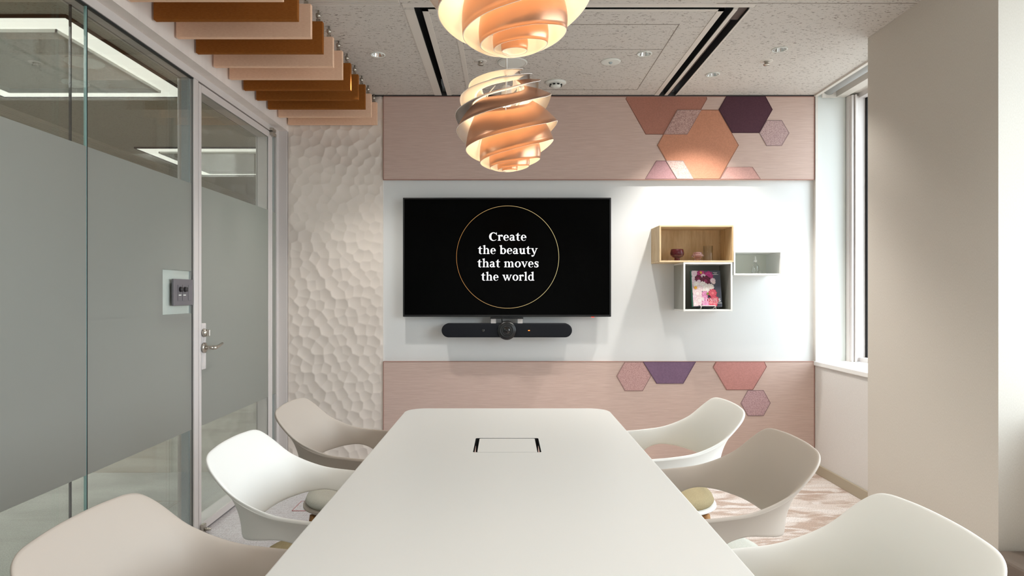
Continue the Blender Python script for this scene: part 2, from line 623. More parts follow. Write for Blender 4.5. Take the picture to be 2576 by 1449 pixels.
# white reveal panel of the window recess, facing the room
struct(MB().box(RX + 0.002, 2.362, WY - 0.012, WY, 0.771, 2.80).build('trim_6', m_reveal))
struct(MB().box(RX - 0.004, RX + 0.012, WY - 0.035, WY, 0, CZ).build('trim_7', m_trim))

# ------------------------------------------------------------------ corridor beyond the glass
KZ = 2.70
struct(MB().box(-6.2, -1.66, NEAR - 1, 12.2, -0.1, 0).build('floor_corridor', m_corr_floor))
struct(MB().box(-6.2, -1.66, NEAR - 1, 12.2, KZ, KZ + 0.1).build('ceiling_corridor', m_corr_ceiling))
m_corr_wall = mat('corridor_wall', (176, 172, 160), 0.8)
struct(MB().box(-6.3, -6.2, NEAR - 1, 12.2, 0, KZ).build('wall_corridor_left', m_corr_wall))
struct(MB().box(-6.2, -1.5, 12.1, 12.2, 0, KZ).build('wall_corridor_back', m_corr_wall))
struct(MB().box(-1.66, -1.56, 4.7, 12.2, 0, KZ).build('wall_corridor_right', m_corr_wall))
struct(MB().box(-6.2, -1.66, NEAR - 1.1, NEAR - 1, 0, KZ).build('wall_corridor_front', m_corr_wall))
gr = MB()
for k in range(7):
    gr.box(-4.14 + k * 0.036, -4.12 + k * 0.036, -1, 12, KZ - 0.02, KZ)
gr.box(-4.15, -3.89, -1, 12, KZ - 0.006, KZ)
struct(gr.build('trim_8', m_trim))


def cove(y0, y1, label):
    t = thing('ceiling_cove_light', label, 'ceiling light', (-3.0, (y0 + y1) / 2, KZ), 'square cove lights of the corridor')
    xa, xb = -3.0 - 0.69, -3.0 + 0.69
    h = (y1 - y0) / 2
    for a, b, c, d in ((-0.69, 0.69, -h, -h + 0.15), (-0.69, 0.69, h - 0.15, h), (0.54, 0.69, -h + 0.15, h - 0.15), (-0.69, -0.54, -h + 0.15, h - 0.15)):
        MB().box(a, b, c, d, -0.012, -0.004).build('light_strip', m_cove, t)
    f = MB()
    for a, b, c, d in ((-0.70, 0.70, -h - 0.012, -h), (-0.70, 0.70, h, h + 0.012), (-0.702, -0.69, -h, h), (0.69, 0.702, -h, h)):
        f.box(a, b, c, d, -0.016, 0.0)
    f.build('frame', m_gasket, t)
    f = MB()
    for a, b, c, d in ((-0.54, 0.54, -h + 0.15, -h + 0.158), (-0.54, 0.54, h - 0.158, h - 0.15), (-0.54, -0.532, -h + 0.15, h - 0.15), (0.532, 0.54, -h + 0.15, h - 0.15)):
        f.box(a, b, c, d, -0.03, 0.0)
    f.build('inner_frame', m_cove_side, t)
    light('cove_glow', 'AREA', (0, 0, -0.05), 48, (1.0, 0.98, 0.92), shape='SQUARE', size=1.3).parent = t
    return t


cove(3.42, 4.80, 'square cove of bright strip lights on the corridor ceiling, nearer one behind the glass')
cove(6.50, 7.95, 'square cove of bright strip lights on the corridor ceiling, farther one seen through the door')

# ------------------------------------------------------------------ glass partition (left wall) and door
GX = -1.57
part = MB()
part.box(-1.655, GX, NEAR, 4.515, 2.327, 2.365)          # head rail
part.box(-1.655, GX, NEAR, 3.287, 0, 0.05)                # foot rail
part.box(-1.655, GX, 4.388, 4.478, 0, 0.05)
wl = struct(part.build('wall_left', m_alu))
MB().box(-1.655, GX, 3.287, 3.333, 0, 2.327, 0.002, 1).build('frame_post', m_alu, wl)
MB().box(-1.655, GX, 4.478, 4.516, 0, 2.327, 0.002, 1).build('frame_post', m_alu, wl)
MB().box(-1.655, GX, 4.372, 4.388, 0, 2.327, 0.002, 1).build('frame_post', m_alu, wl)
MB().box(-1.63, -1.592, 3.276, 3.287, 0.05, 2.327).build('perforated_spacer', m_perf, wl)
MB().box(-1.63, -1.592, 4.470, 4.478, 0.05, 2.327).build('perforated_spacer', m_perf, wl)
J = 2.456
for nm, y0, y1 in (('front_pane', NEAR, J - 0.003), ('front_pane', J + 0.003, 3.287), ('front_pane', 4.388, 4.478)):
    MB().box(-1.588, -1.580, y0, y1, 0.05, 2.327).build(nm, m_glass, wl)
for nm, y0, y1 in (('rear_pane', NEAR, J - 0.003), ('rear_pane', J + 0.003, 3.287), ('rear_pane', 4.388, 4.478)):
    MB().box(-1.645, -1.637, y0, y1, 0.05, 2.327).build(nm, m_glass, wl)
MB().box(-1.5885, -1.5795, J - 0.0018, J + 0.0018, 0.05, 2.327).build('glass_joint', m_joint, wl)
MB().box(-1.5885, -1.5775, J + 0.0018, J + 0.0042, 0.05, 2.327).build('joint_seal', m_gasket, wl)
MB().box(-1.645, -1.636, J - 0.002, J + 0.002, 0.05, 2.327).build('rear_joint', m_gasket, wl)
MB().box(-1.5815, -1.5785, 3.285, 3.2872, 0.05, 2.327).box(-1.592, -1.575, NEAR, 3.29, 2.322, 2.329).build('gasket', m_gasket, wl)
FZ0, FZ1 = 0.555, 1.793
MB().box(-1.5798, -1.5782, NEAR, J - 0.003, FZ0, FZ1).build('frosted_film', m_frost, wl)
fm = MB()
SY0, SY1, SZ0, SZ1 = 3.0, 3.276, 1.14, 1.352
fm.box(-1.5798, -1.5782, J + 0.003, 3.276, SZ1, FZ1).box(-1.5798, -1.5782, J + 0.003, 3.276, FZ0, SZ0).box(-1.5798, -1.5782, J + 0.003, SY0, SZ0, SZ1)
fm.build('frosted_film', m_frost, wl)
MB().box(-1.5798, -1.5782, 4.388, 4.470, FZ0, FZ1).build('frosted_film', m_frost, wl)
MB().box(-1.632, -1.592, SY0, SY1, SZ0, SZ1).build('switch_backing', m_plastic, wl)

# door leaf
door = thing('door_1', 'glazed office door with aluminium frame and frosted band', 'door', (GX, 3.34, 0))
door['kind'] = 'structure'


def dchild(o):
    o.parent = door
    o.location = (-GX, -3.34, 0)
    return o


y0, y1 = 3.339, 4.368
lf = MB()
lf.box(-1.655, GX, y0, y0 + 0.028, 0.012, 2.318, 0.002, 1).box(-1.655, GX, y1 - 0.05, y1, 0.012, 2.318, 0.002, 1)
lf.box(-1.655, GX, y0 + 0.028, y1 - 0.05, 2.278, 2.318).box(-1.655, GX, y0 + 0.028, y1 - 0.05, 0.012, 0.05)
dl = dchild(lf.build('door_frame', m_alu))
dchild(MB().box(-1.580, -1.574, y0 + 0.028, y1 - 0.05, 0.05, 2.278).build('door_pane', m_glass))
dchild(MB().box(-1.5739, -1.5725, y0 + 0.028, y1 - 0.05, FZ0, FZ1).build('frosted_film', m_frost))
dchild(MB().box(-1.65, -1.644, y0 + 0.028, y1 - 0.05, 0.05, 2.278).build('rear_pane', m_glass))
dchild(MB().box(-1.577, -1.5685, y0 + 0.03, y0 + 0.075, 0.845, 1.085, 0.002, 1).build('lock_plate', m_alu))
# lever handle: rosette, neck, lever along the door
hy = 3.385
h = MB().lathe([(0.0, 0.0), (0.027, 0.0), (0.027, 0.009), (0.018, 0.012), (0.0, 0.012)], (GX + 0.002, hy, 0.958), 'X', 28)
h.tube([(GX + 0.01, hy, 0.958), (GX + 0.055, hy, 0.958)], 0.0095, 16)
h.tube([(GX + 0.055, hy - 0.008, 0.958), (GX + 0.058, hy + 0.02, 0.958), (GX + 0.054, hy + 0.06, 0.962), (GX + 0.050, hy + 0.115, 0.972)], [0.011, 0.010, 0.008, 0.006], 14)
dchild(h.build('door_handle', m_steel))
k = MB().lathe([(0.0, 0.0), (0.023, 0.0), (0.020, 0.012), (0.011, 0.018), (0.0, 0.018)], (GX + 0.002, hy, 1.035), 'X', 28)
k.box(GX + 0.018, GX + 0.036, hy - 0.005, hy + 0.005, 1.018, 1.052, 0.002, 1)
dchild(k.build('thumb_turn', m_steel))
hg = MB().box(GX - 0.002, GX + 0.02, 4.335, 4.405, 2.325, 2.345, 0.002, 1).box(GX - 0.002, GX + 0.02, 4.335, 4.405, 2.295, 2.319, 0.002, 1)
dchild(hg.tube([(GX + 0.01, 4.37, 2.29), (GX + 0.01, 4.37, 2.35)], 0.006, 10).build('pivot_hinge', m_steel))
fb = MB().box(GX - 0.002, GX + 0.018, 3.345, 3.385, 0.0, 0.05, 0.003, 1).tube([(GX + 0.018, 3.365, 0.022), (GX + 0.045, 3.372, 0.022)], 0.008, 10)
dchild(fb.build('door_stop', m_steel))

# switch plate on the glass
sw = thing('switch_plate', 'dark grey light switch plate mounted on the frosted glass beside the door', 'light switch', (-1.58, 3.175, 1.245))
MB().box(0.0, 0.012, -0.095, 0.095, -0.064, 0.064, 0.003, 2).build('plate', m_switch, sw)
for yy in (-0.040, 0.005):
    MB().box(0.012, 0.0135, yy - 0.018, yy + 0.018, -0.040, 0.036).build('dimmer', m_switch, sw)
    MB().lathe([(0, 0), (0.013, 0), (0.011, 0.012), (0, 0.012)], (0.0135, yy + 0.004, 0.014), 'X', 20).build('dial', m_switch_dark, sw)
    MB().box(0.0135, 0.0145, yy - 0.012, yy + 0.012, -0.016, -0.011).build('indicator', m_plastic, sw)
MB().box(0.012, 0.014, 0.045, 0.076, -0.040, 0.036, 0.001, 1).build('rocker', m_switch, sw)

# ------------------------------------------------------------------ carved panel (scooped relief) at the left of the back wall
cp_x0, cp_x1, cp_z0, cp_z1 = -1.512, -0.852, 0.0, 2.61
pw, ph = cp_x1 - cp_x0, cp_z1 - cp_z0
cell = 0.076
seeds = []
nr = int(ph / (cell * 0.86)) + 3
for r_ in range(-1, nr):
    for c_ in range(-1, int(pw / cell) + 3):
        seeds.append(((c_ + 0.5 * (r_ % 2)) * cell + rng.uniform(-0.30, 0.30) * cell, r_ * cell * 0.86 + rng.uniform(-0.30, 0.30) * cell))
seeds = np.array(seeds)
nx, nz = 160, 620
gx = np.linspace(0, pw, nx)
gz = np.linspace(0, ph, nz)
GXX, GZZ = np.meshgrid(gx, gz, indexing='ij')
best = np.full(GXX.shape, 9.0)
for sx, sz in seeds:
    best = np.minimum(best, (GXX - sx) ** 2 + (GZZ - sz) ** 2)
edge = np.minimum(np.minimum(GXX, pw - GXX), 0.02) / 0.02
hgt = np.minimum(best, 0.0034) * 3.2
cpb = MB()
front = WY - 0.012
P = [[(cp_x0 + gx[i], front - hgt[i, j] * (0.35 + 0.65 * edge[i, j]), cp_z0 + gz[j]) for j in range(nz)] for i in range(nx)]
cpb.grid(P, smooth=True, flip=False)
cpb.box(cp_x0, cp_x1, front + 0.0005, WY, cp_z0, cp_z1)
tag(cpb.build('carved_wall_panel', m_carved, fix=False), 'tall cream carved wall panel of scooped dents beside the glass partition', 'wall panel')

# ------------------------------------------------------------------ fabric wall panels with hexagon inlays
PD = 0.026
PY = WY - PD


def poly_uv(pts, s, ou, ov, d):
    return [(X(ou + a / s, d), Z(ov + b / s, d)) for a, b in pts]


def fabric_panel(label, z0, z1):
    x0, x1 = -0.848, 2.140
    p = thing('fabric_panel', label, 'wall panel', (0.65, WY - 0.001, z0))
    o = MB().box(x0 - 0.65, x1 - 0.65, -PD, 0.0, 0.0, z1 - z0, 0.004, 2)
    o.build('padded_face', m_fabric, p)
    e = MB()
    for a, b, c, d in ((x0, x1, z0, z0 + 0.004), (x0, x1, z1 - 0.004, z1), (x0, x0 + 0.004, z0, z1), (x1 - 0.004, x1, z0, z1)):
        e.box(a - 0.65, b - 0.65, -PD - 0.002, -PD + 0.004, c - z0, d - z0)
    e.build('piping', m_piping, p)
    return p


up = fabric_panel('upper pink fabric panel with hexagon inlays below the ceiling', 2.027, 2.605)
lo = fabric_panel('lower pink fabric panel with hexagon inlays behind the table', 0.0, 0.770)


def inlay(parent, pts, s, ou, ov, rgb, label, layer, sparkle=None):
    name = 'inlay_%d_%d_%d' % rgb
    m = mat(name, rgb, 0.9, spec=0.12)
    if sparkle:
        add_noise_colour(m, sparkle, (220, 220, 220), 0.46, 0.6, 0.9, detail=1, bump=0.3, dist=0.001)
    else:
        add_noise_colour(m, tuple(int(c * 0.93) for c in rgb), (120, 120, 120), 0.4, 0.6, 0.7, bump=0.15, dist=0.001)
    q = poly_uv(pts, s, ou, ov, PY)
    px, py, pz = parent.location
    top = -PD - 0.001 - 0.0012 * layer
    o = MB()
    o.prism(q, lambda a, b, dd: (a - px, dd, b - pz), -PD + 0.002, top)
    bmesh.ops.recalc_face_normals(o.bm, faces=o.bm.faces)
    ob = o.build('hexagon_inlay', m, parent)
    # stitched seam round the inlay
    sb = MB()
    n = len(q)
    ins = Vector((sum(a for a, b in q) / n, sum(b for a, b in q) / n))
    inner = []
    for a, b in q:
        v = ins - Vector((a, b))
        inner.append(Vector((a, b)) + v.normalized() * 0.005)
    for i in range(n):
        a, b = q[i], q[(i + 1) % n]
        c, d = inner[(i + 1) % n], inner[i]
        vs = [sb.bm.verts.new((t[0] - px, top - 0.0006, t[1] - pz)) for t in (a, b, c, d)]
        sb.bm.faces.new(vs)
    mm = mat(name + '_seam', tuple(int(c * 0.74) for c in rgb), 0.9, spec=0.1)
    sb.build('seam', mm, ob)
    ob['label'] = label
    return ob


S4, S6 = 3.623, 2.547
U4 = (S4, 1550, 200)
U6 = (S6, 1500, 880)
inlay(up, [(97, 154), (823, 154), (829, 178), (645, 502), (268, 502), (85, 178)], *U4, (174, 122, 107), 'terracotta inlay cut off by the ceiling', 0)
inlay(up, [(373, 600), (556, 277), (932, 277), (1117, 600), (940, 908), (553, 908)], *U4, (200, 142, 116), 'large orange hexagon inlay', 1)
inlay(up, [(556, 277), (778, 277), (648, 502), (430, 502)], *U4, (196, 164, 156), 'lilac rhombus where two inlays overlap', 2, (150, 116, 112))
inlay(up, [(1002, 154), (1360, 154), (1425, 275), (1305, 488), (1055, 488), (932, 275)], *U4, (88, 60, 70), 'dark plum hexagon inlay', 1)
inlay(up, [(1372, 371), (1508, 371), (1578, 489), (1508, 606), (1370, 606), (1303, 489)], *U4, (196, 170, 168), 'small speckled lilac hexagon inlay', 1, (160, 132, 132))
inlay(up, [(365, 740), (452, 740), (553, 908), (262, 908)], *U4, (176, 138, 142), 'mauve inlay at lower left', 1)
inlay(up, [(452, 740), (610, 740), (705, 908), (553, 908)], *U4, (214, 190, 182), 'pale speckled inlay', 2, (184, 156, 150))
inlay(up, [(1010, 798), (1243, 798), (1316, 908), (944, 908)], *U4, (206, 162, 154), 'rose trapezoid inlay', 1)
inlay(lo, [(182, 76), (299, 76), (352, 167), (298, 263), (183, 263), (129, 168)], *U6, (200, 164, 160), 'speckled rose hexagon inlay', 1, (172, 134, 132))
inlay(lo, [(299, 76), (638, 76), (557, 216), (385, 216)], *U6, (130, 104, 128), 'purple trapezoid inlay', 2)
inlay(lo, [(765, 76), (1077, 76), (1092, 108), (1003, 257), (833, 257), (747, 110)], *U6, (198, 142, 136), 'coral inlay', 1)
inlay(lo, [(970, 258), (1071, 258), (1116, 340), (1071, 423), (969, 423), (924, 340)], *U6, (194, 162, 164), 'speckled lilac hexagon inlay', 1, (164, 130, 134))

# ------------------------------------------------------------------ lettering: serif letters drawn stroke by stroke
SW = 0.245
TH = 0.10


def strip(pts, ws):
    """variable-width stroke -> quads"""
    out = []
    n = len(pts)
    L, R = [], []
    for i in range(n):
        a = pts[max(i - 1, 0)]
        b = pts[min(i + 1, n - 1)]
        dx, dy = b[0] - a[0], b[1] - a[1]
        q = math.hypot(dx, dy) or 1
        nx_, ny_ = -dy / q, dx / q
        wv = ws[i] / 2 if isinstance(ws, (list, tuple)) else ws / 2
        L.append((pts[i][0] + nx_ * wv, pts[i][1] + ny_ * wv))
        R.append((pts[i][0] - nx_ * wv, pts[i][1] - ny_ * wv))
    for i in range(n - 1):
        out.append([L[i], L[i + 1], R[i + 1], R[i]])
    return out


def ring(cx, cy, rx, ry, ix, iy, a0=0, a1=360, taper0=0, taper1=0, dx=0, n=30):
    out = []
    prev = None
    for k in range(n + 1):
        t = k / n
        a = math.radians(a0 + (a1 - a0) * t)
        o = (cx + rx * math.cos(a), cy + ry * math.sin(a))
        i = (cx + dx + ix * math.cos(a), cy + iy * math.sin(a))
        f = 0.0
        if taper0 and t < taper0:
            f = 1 - t / taper0
        if taper1 and t > 1 - taper1:
            f = max(f, (t - (1 - taper1)) / taper1)
        f *= 0.75
        i = (i[0] + (o[0] - i[0]) * f, i[1] + (o[1] - i[1]) * f)
        if prev:
            out.append([prev[0], o, i, prev[1]])
        prev = (o, i)
    return out


def rect(x0, x1, y0, y1):
    return [[(x0, y0), (x1, y0), (x1, y1), (x0, y1)]]


def foot(x, s=SW, e=0.13):
    return [[(x - e, 0), (x + s + e, 0), (x + s + e, 0.05), (x + s, 0.12), (x, 0.12), (x - e, 0.05)]]


def flag(x, y, s=SW):
    return [[(x + s, y + 0.03), (x - 0.15, y - 0.09), (x - 0.15, y - 0.14), (x, y - 0.20), (x + s, y - 0.22)]]


def stem(x, y1, y0=0.0, ft=True, fl=True, s=SW):
    o = rect(x, x + s, y0, y1 - 0.1)
    if ft:
        o += foot(x, s)
    if fl:
        o += flag(x, y1, s)
    return o


def arch(x0, x1):
    """from stem at x0 (its right side) over to a right stem ending at x1"""
    cx = (x0 + x1) / 2
    return ring(cx, 0.60, (x1 - x0) / 2, 0.43, (x1 - x0) / 2 - 0.16, 0.30, 0, 165, 0, 0.3, dx=-0.10)


def serif_top(x, wd=0.24, y=1.0):
    return [[(x - wd, y - 0.07), (x - wd, y), (x + wd, y), (x + wd, y - 0.07)]]


def glyph(c):
    if c == 'o':
        return ring(0.52, 0.5, 0.5, 0.53, 0.23, 0.43), 1.04
    if c == 'e':
        return ring(0.46, 0.5, 0.45, 0.53, 0.19, 0.43, 8, 325, 0, 0.35, dx=0.01) + rect(0.20, 0.905, 0.47, 0.57), 0.95
    if c == 'a':
        return ring(0.40, 0.66, 0.38, 0.37, 0.12, 0.25, 0, 160, 0, 0.0) + rect(0.50, 0.77, 0.12, 0.68) + ring(0.33, 0.28, 0.32, 0.30, 0.10, 0.18, 60, 330) + [[(0.50, 0.12), (0.66, -0.03), (0.93, 0.06), (0.93, 0.11), (0.77, 0.14)]], 0.95
    if c == 'r':
        return stem(0.14, 1.0) + ring(0.62, 0.70, 0.26, 0.33, 0.05, 0.12, 30, 160) + ring(0.72, 0.84, 0.13, 0.15, 0.0, 0.0, 0, 360), 0.86
    if c == 't':
        return rect(0.18, 0.45, 0.18, 1.0) + [[(0.18, 0.95), (0.45, 0.95), (0.45, 1.34), (0.36, 1.34), (0.18, 1.12)]] + rect(0.0, 0.72, 0.90, 1.0) + ring(0.48, 0.26, 0.30, 0.29, 0.03, 0.16, 180, 320, 0, 0.4), 0.76
    if c == 'h':
        return stem(0.14, 1.52) + arch(0.36, 1.0) + rect(0.73, 1.0, 0, 0.62) + foot(0.73), 1.17
    if c == 'n':
        return stem(0.14, 1.02) + arch(0.36, 1.0) + rect(0.73, 1.0, 0, 0.62) + foot(0.73), 1.17
    if c == 'm':
        return stem(0.14, 1.02) + arch(0.36, 0.98) + rect(0.71, 0.98, 0, 0.62) + foot(0.71) + arch(0.93, 1.55) + rect(1.28, 1.55, 0, 0.62) + foot(1.28), 1.72
    if c == 'b':
        return stem(0.10, 1.52, ft=False) + ring(0.57, 0.5, 0.47, 0.53, 0.20, 0.42, -180, 150), 1.10
    if c == 'd':
        return ring(0.50, 0.5, 0.47, 0.53, 0.21, 0.42, 25, 335) + stem(0.70, 1.52, ft=False) + [[(0.70, 0.0), (1.10, 0.0), (1.10, 0.06), (0.97, 0.14), (0.70, 0.14)]], 1.14
    if c == 'l':
        return stem(0.14, 1.52), 0.56
    if c == 'i':
        return stem(0.14, 1.02) + ring(0.27, 1.32, 0.16, 0.16, 0, 0), 0.56
    if c == 'f':
        return rect(0.14, 0.41, 0, 1.15) + foot(0.14) + rect(0.0, 0.66, 0.90, 1.0) + ring(0.52, 1.15, 0.38, 0.38, 0.11, 0.25, 50, 180), 0.70
    if c == 'g':
        return ring(0.45, 0.64, 0.38, 0.38, 0.14, 0.28) + ring(0.47, -0.18, 0.45, 0.26, 0.28, 0.15) + rect(0.12, 0.72, 0.06, 0.2) + rect(0.7, 0.98, 0.86, 0.98), 0.98
    if c == 'u':
        return rect(0.14, 0.41, 0.35, 0.9) + flag(0.14, 1.0) + ring(0.48, 0.38, 0.34, 0.42, 0.07, 0.26, 180, 330) + stem(0.70, 1.0, ft=False) + [[(0.70, 0.0), (1.10, 0.0), (1.10, 0.06), (0.97, 0.14), (0.70, 0.14)]], 1.13
    if c == 'v':
        return [[(0.06, 0.97), (0.36, 0.97), (0.62, 0.0), (0.48, -0.03)], [(0.86, 0.97), (0.98, 0.97), (0.60, -0.03), (0.50, 0.0), (0.52, 0.12)]] + serif_top(0.20, 0.22) + serif_top(0.90, 0.19), 1.08
    if c == 'w':
        o = []
        for dx in (0, 0.58):
            o += [[(0.06 + dx, 0.97), (0.36 + dx, 0.97), (0.58 + dx, 0.0), (0.46 + dx, -0.03)], [(0.80 + dx, 0.97), (0.93 + dx, 0.97), (0.58 + dx, -0.03), (0.48 + dx, 0.0), (0.50 + dx, 0.12)]]
        return o + serif_top(0.20, 0.22) + serif_top(0.80, 0.2) + serif_top(1.46, 0.18), 1.64
    if c == 'y':
        return [[(0.06, 0.97), (0.36, 0.97), (0.62, 0.05), (0.50, -0.08)]] + strip([(0.92, 0.97), (0.56, 0.0), (0.44, -0.30), (0.28, -0.42)], [0.13, 0.13, 0.12, 0.10]) + ring(0.21, -0.33, 0.14, 0.14, 0, 0) + serif_top(0.20, 0.22) + serif_top(0.91, 0.19), 1.08
    if c == 's':
        return strip([(0.66, 0.74), (0.62, 0.90), (0.44, 0.97), (0.24, 0.93), (0.17, 0.77), (0.26, 0.62), (0.44, 0.51), (0.60, 0.37), (0.62, 0.18), (0.48, 0.05), (0.28, 0.03), (0.10, 0.10), (0.08, 0.30)],
                     [0.06, 0.10, 0.12, 0.17, 0.22, 0.25, 0.26, 0.25, 0.22, 0.17, 0.12, 0.10, 0.06]) + rect(0.62, 0.70, 0.68, 1.0) + rect(0.04, 0.12, 0.0, 0.33), 0.78
    H = 1.42
    if c == 'C':
        return ring(0.72, 0.70, 0.68, 0.74, 0.38, 0.62, 38, 318, 0.06, 0.2, dx=0.05) + rect(1.20, 1.28, 0.96, 1.42), 1.36
    s, e = 0.22, 0.1
    if c == 'P':
        return rect(0.18, 0.18 + s, 0, H) + rect(0.05, 0.55, 0, 0.07) + rect(0.05, 0.6, H - 0.07, H) + ring(0.50, 1.03, 0.46, 0.39, 0.24, 0.31, -95, 95), 1.08
    if c == 'E':
        return rect(0.18, 0.18 + s, 0, H) + rect(0.05, 1.0, 0, 0.07) + rect(0.05, 0.96, H - 0.07, H) + rect(0.4, 0.8, 0.70, 0.77) + rect(0.93, 1.0, 0, 0.32) + rect(0.9, 0.96, H - 0.3, H) + rect(0.75, 0.81, 0.58, 0.9), 1.10
    if c == 'O':
        return ring(0.72, 0.71, 0.68, 0.74, 0.44, 0.67), 1.46
    if c == 'N':
        return rect(0.2, 0.29, 0, H) + rect(1.05, 1.14, 0, H) + [[(0.14, H), (0.40, H), (1.14, 0), (0.98, 0)]] + rect(0.05, 0.45, 0, 0.06) + rect(0.9, 1.3, H - 0.06, H) + rect(0.02, 0.3, H - 0.06, H), 1.36
    if c == 'I':
        return rect(0.18, 0.18 + s, 0, H) + rect(0.04, 0.54, 0, 0.07) + rect(0.04, 0.54, H - 0.07, H), 0.60
    if c == 'S':
        return [[(a * 1.25, b * 1.42) for a, b in q] for q in glyph('s')[0]], 0.98
    return [], 0.50


def text_polys(s, track=0.10):
    out = []
    x = 0.0
    for c in s:
        g, wd = glyph(c)
        out += [[(a + x, b) for a, b in q] for q in g]
        x += wd + track
    x0 = min(a for q in out for a, b in q)
    x1 = max(a for q in out for a, b in q)
    return out, x0, x1


def lay_text(mb, s, xl, xr, base, xh, place, track=0.06):
    """letters laid between xl and xr with baseline base and x-height xh; place(a, b) -> 3-D"""
    qs, x0, x1 = text_polys(s, track)
    k = (xr - xl) / (x1 - x0)
    for q in qs:
        vs = [mb.bm.verts.new(place(xl + (a - x0) * k, base + b * xh)) for a, b in q]
        try:
            mb.bm.faces.new(vs)
        except ValueError:
            pass


# ------------------------------------------------------------------ television and video bar
TD = 4.452
tv_x0, tv_x1 = X(1013.5, TD), X(1537.5, TD)
tv_z0, tv_z1 = Z(797, TD), Z(497, TD)
tcx = (tv_x0 + tv_x1) / 2
tcz = (tv_z0 + tv_z1) / 2
tv = thing('television', 'large black wall television showing white words in a thin gold ring', 'television', (tcx, WY, tcz))
hw, hh = (tv_x1 - tv_x0) / 2, (tv_z1 - tv_z0) / 2
MB().box(-hw, hw, TD - WY, TD - WY + 0.035, -hh, hh, 0.003, 2).build('casing', m_tv, tv)
MB().box(-0.3, 0.3, TD - WY + 0.035, 0, -0.22, 0.22).build('wall_mount', m_black, tv)
scr = MB().box(-hw + 0.011, hw - 0.011, TD - WY - 0.0012, TD - WY + 0.002, -hh + 0.014, hh - 0.011).build('screen', m_screen, tv)
sy = TD - WY - 0.0022


def tp(u, v):
    return (X(u, TD) - tcx, sy, Z(v, TD) - tcz)


tx = MB()
for s, a, b, bl in (('Create', 452, 920, 527), ('the beauty', 312, 1062, 694), ('that moves', 305, 1072, 861), ('the world', 352, 1020, 1028)):
    k = 4.996
    lay_text(tx, s, 1140 + a / k, 1140 + b / k, -(500 + bl / k), 14.5, lambda p, q: tp(p, -q))
tx.build('screen_words', m_text, scr, fix=False)
m_gold = mat('gold_line', (0, 0, 0), 0.5, emit=(214, 170, 96), estr=0.85)
gk = NT(m_gold)
gtc = gk.n('ShaderNodeTexCoord')
gsp = gk.n('ShaderNodeSeparateXYZ')
gk.l(gtc.outputs['Object'], gsp.inputs[0])
gmr = gk.n('ShaderNodeMapRange', ins={1: -0.35, 2: 0.35})
gk.l(gsp.outputs['X'], gmr.inputs[0])
gmx = gk.n('ShaderNodeMix', data_type='RGBA')
gmx.inputs['A'].default_value = lin((190, 128, 62))
gmx.inputs['B'].default_value = lin((238, 220, 156))
gk.l(gmr.outputs[0], gmx.inputs['Factor'])
gk.l(gmx.outputs['Result'], gk.b.inputs['Emission Color'])
rg = MB()
for q in ring(1277.1, -646.7, 129.2, 129.2, 128.15, 128.15, n=120):
    rg.bm.faces.new([rg.bm.verts.new(tp(a, -b)) for a, b in q])
rg.build('gold_ring', m_gold, scr, fix=False)
MB().box(X(1488, TD) - tcx, X(1495, TD) - tcx, TD - WY + 0.002, TD - WY + 0.012, -hh - 0.004, -hh).build('standby_light', m_red_led, tv)

BD = 4.40
vb = thing('video_bar', 'black conference camera bar with round lens hanging below the television', 'video bar', (X(1275, BD), BD + 0.04, Z(831.5, BD)))
bx, bz = vb.location.x, vb.location.z
L = (X(1440, BD) - X(1111, BD)) / 2
R_ = (Z(814, BD) - Z(849, BD)) / 2
cap = []
for k in range(25):
    a = math.radians(90 + 180 * k / 24)
    cap.append((-L + R_ + R_ * math.cos(a), R_ * math.sin(a)))
for k in range(25):
    a = math.radians(-90 + 180 * k / 24)
    cap.append((L - R_ + R_ * math.cos(a), R_ * math.sin(a)))
bb = MB().prism(cap, lambda a, b, d: (a, d, b), -0.035, 0.05)
bmesh.ops.recalc_face_normals(bb.bm, faces=bb.bm.faces)
fr = [e for e in bb.bm.edges if abs(e.verts[0].co.y + 0.035) < 1e-5 and abs(e.verts[1].co.y + 0.035) < 1e-5]
bmesh.ops.bevel(bb.bm, geom=fr, offset=0.008, segments=3, profile=0.5, affect='EDGES')
bb.build('speaker_body', m_barcloth, vb)
lr = 0.064
MB().lathe([(0, -0.05), (0.040, -0.05), (0.050, -0.049), (lr - 0.003, -0.044), (lr, -0.038), (lr, 0.045), (0, 0.045)], (0, 0, 0), 'Y', 48).build('camera_housing', m_tv, vb)
MB().lathe([(0.041, -0.0495), (0.0445, -0.0525), (0.046, -0.0495)], (0, 0, 0), 'Y', 48, cap=False).lathe([(0.028, -0.0495), (0.030, -0.053), (0.032, -0.0495)], (0, 0, 0), 'Y', 48, cap=False).build('lens_ring', m_ringgrey, vb)
MB().lathe([(0, -0.056), (0.012, -0.0555), (0.022, -0.0525), (0.026, -0.049)], (0, 0, 0), 'Y', 40, cap=False).build('lens', m_lens, vb)
lg = MB()
lay_text(lg, 'logi', -0.008, 0.008, -0.040, 0.0045, lambda a, b: (a, -0.0512, b))
lg.build('maker_mark', m_ringgrey, vb, fix=False)
MB().box(X(1328.5, BD) - bx, X(1333, BD) - bx, -0.037, -0.034, -0.003, 0.003).build('status_light', m_orange_led, vb)
MB().lathe([(0, -0.037), (0.010, -0.0365), (0.010, -0.03), (0, -0.03)], (X(1216, BD) - bx, 0, 0), 'Y', 20).build('sensor', m_lens, vb)
MB().box(-0.112, 0.112, -0.01, 0.06, 0.078, 0.087, 0.002, 1).build('bracket', m_tv, vb)
MB().box(-0.108, -0.074, 0.0, 0.05, R_ - 0.004, 0.080).build('clamp', m_alu, vb)
MB().box(0.074, 0.108, 0.0, 0.05, R_ - 0.004, 0.080).build('clamp', m_alu, vb)
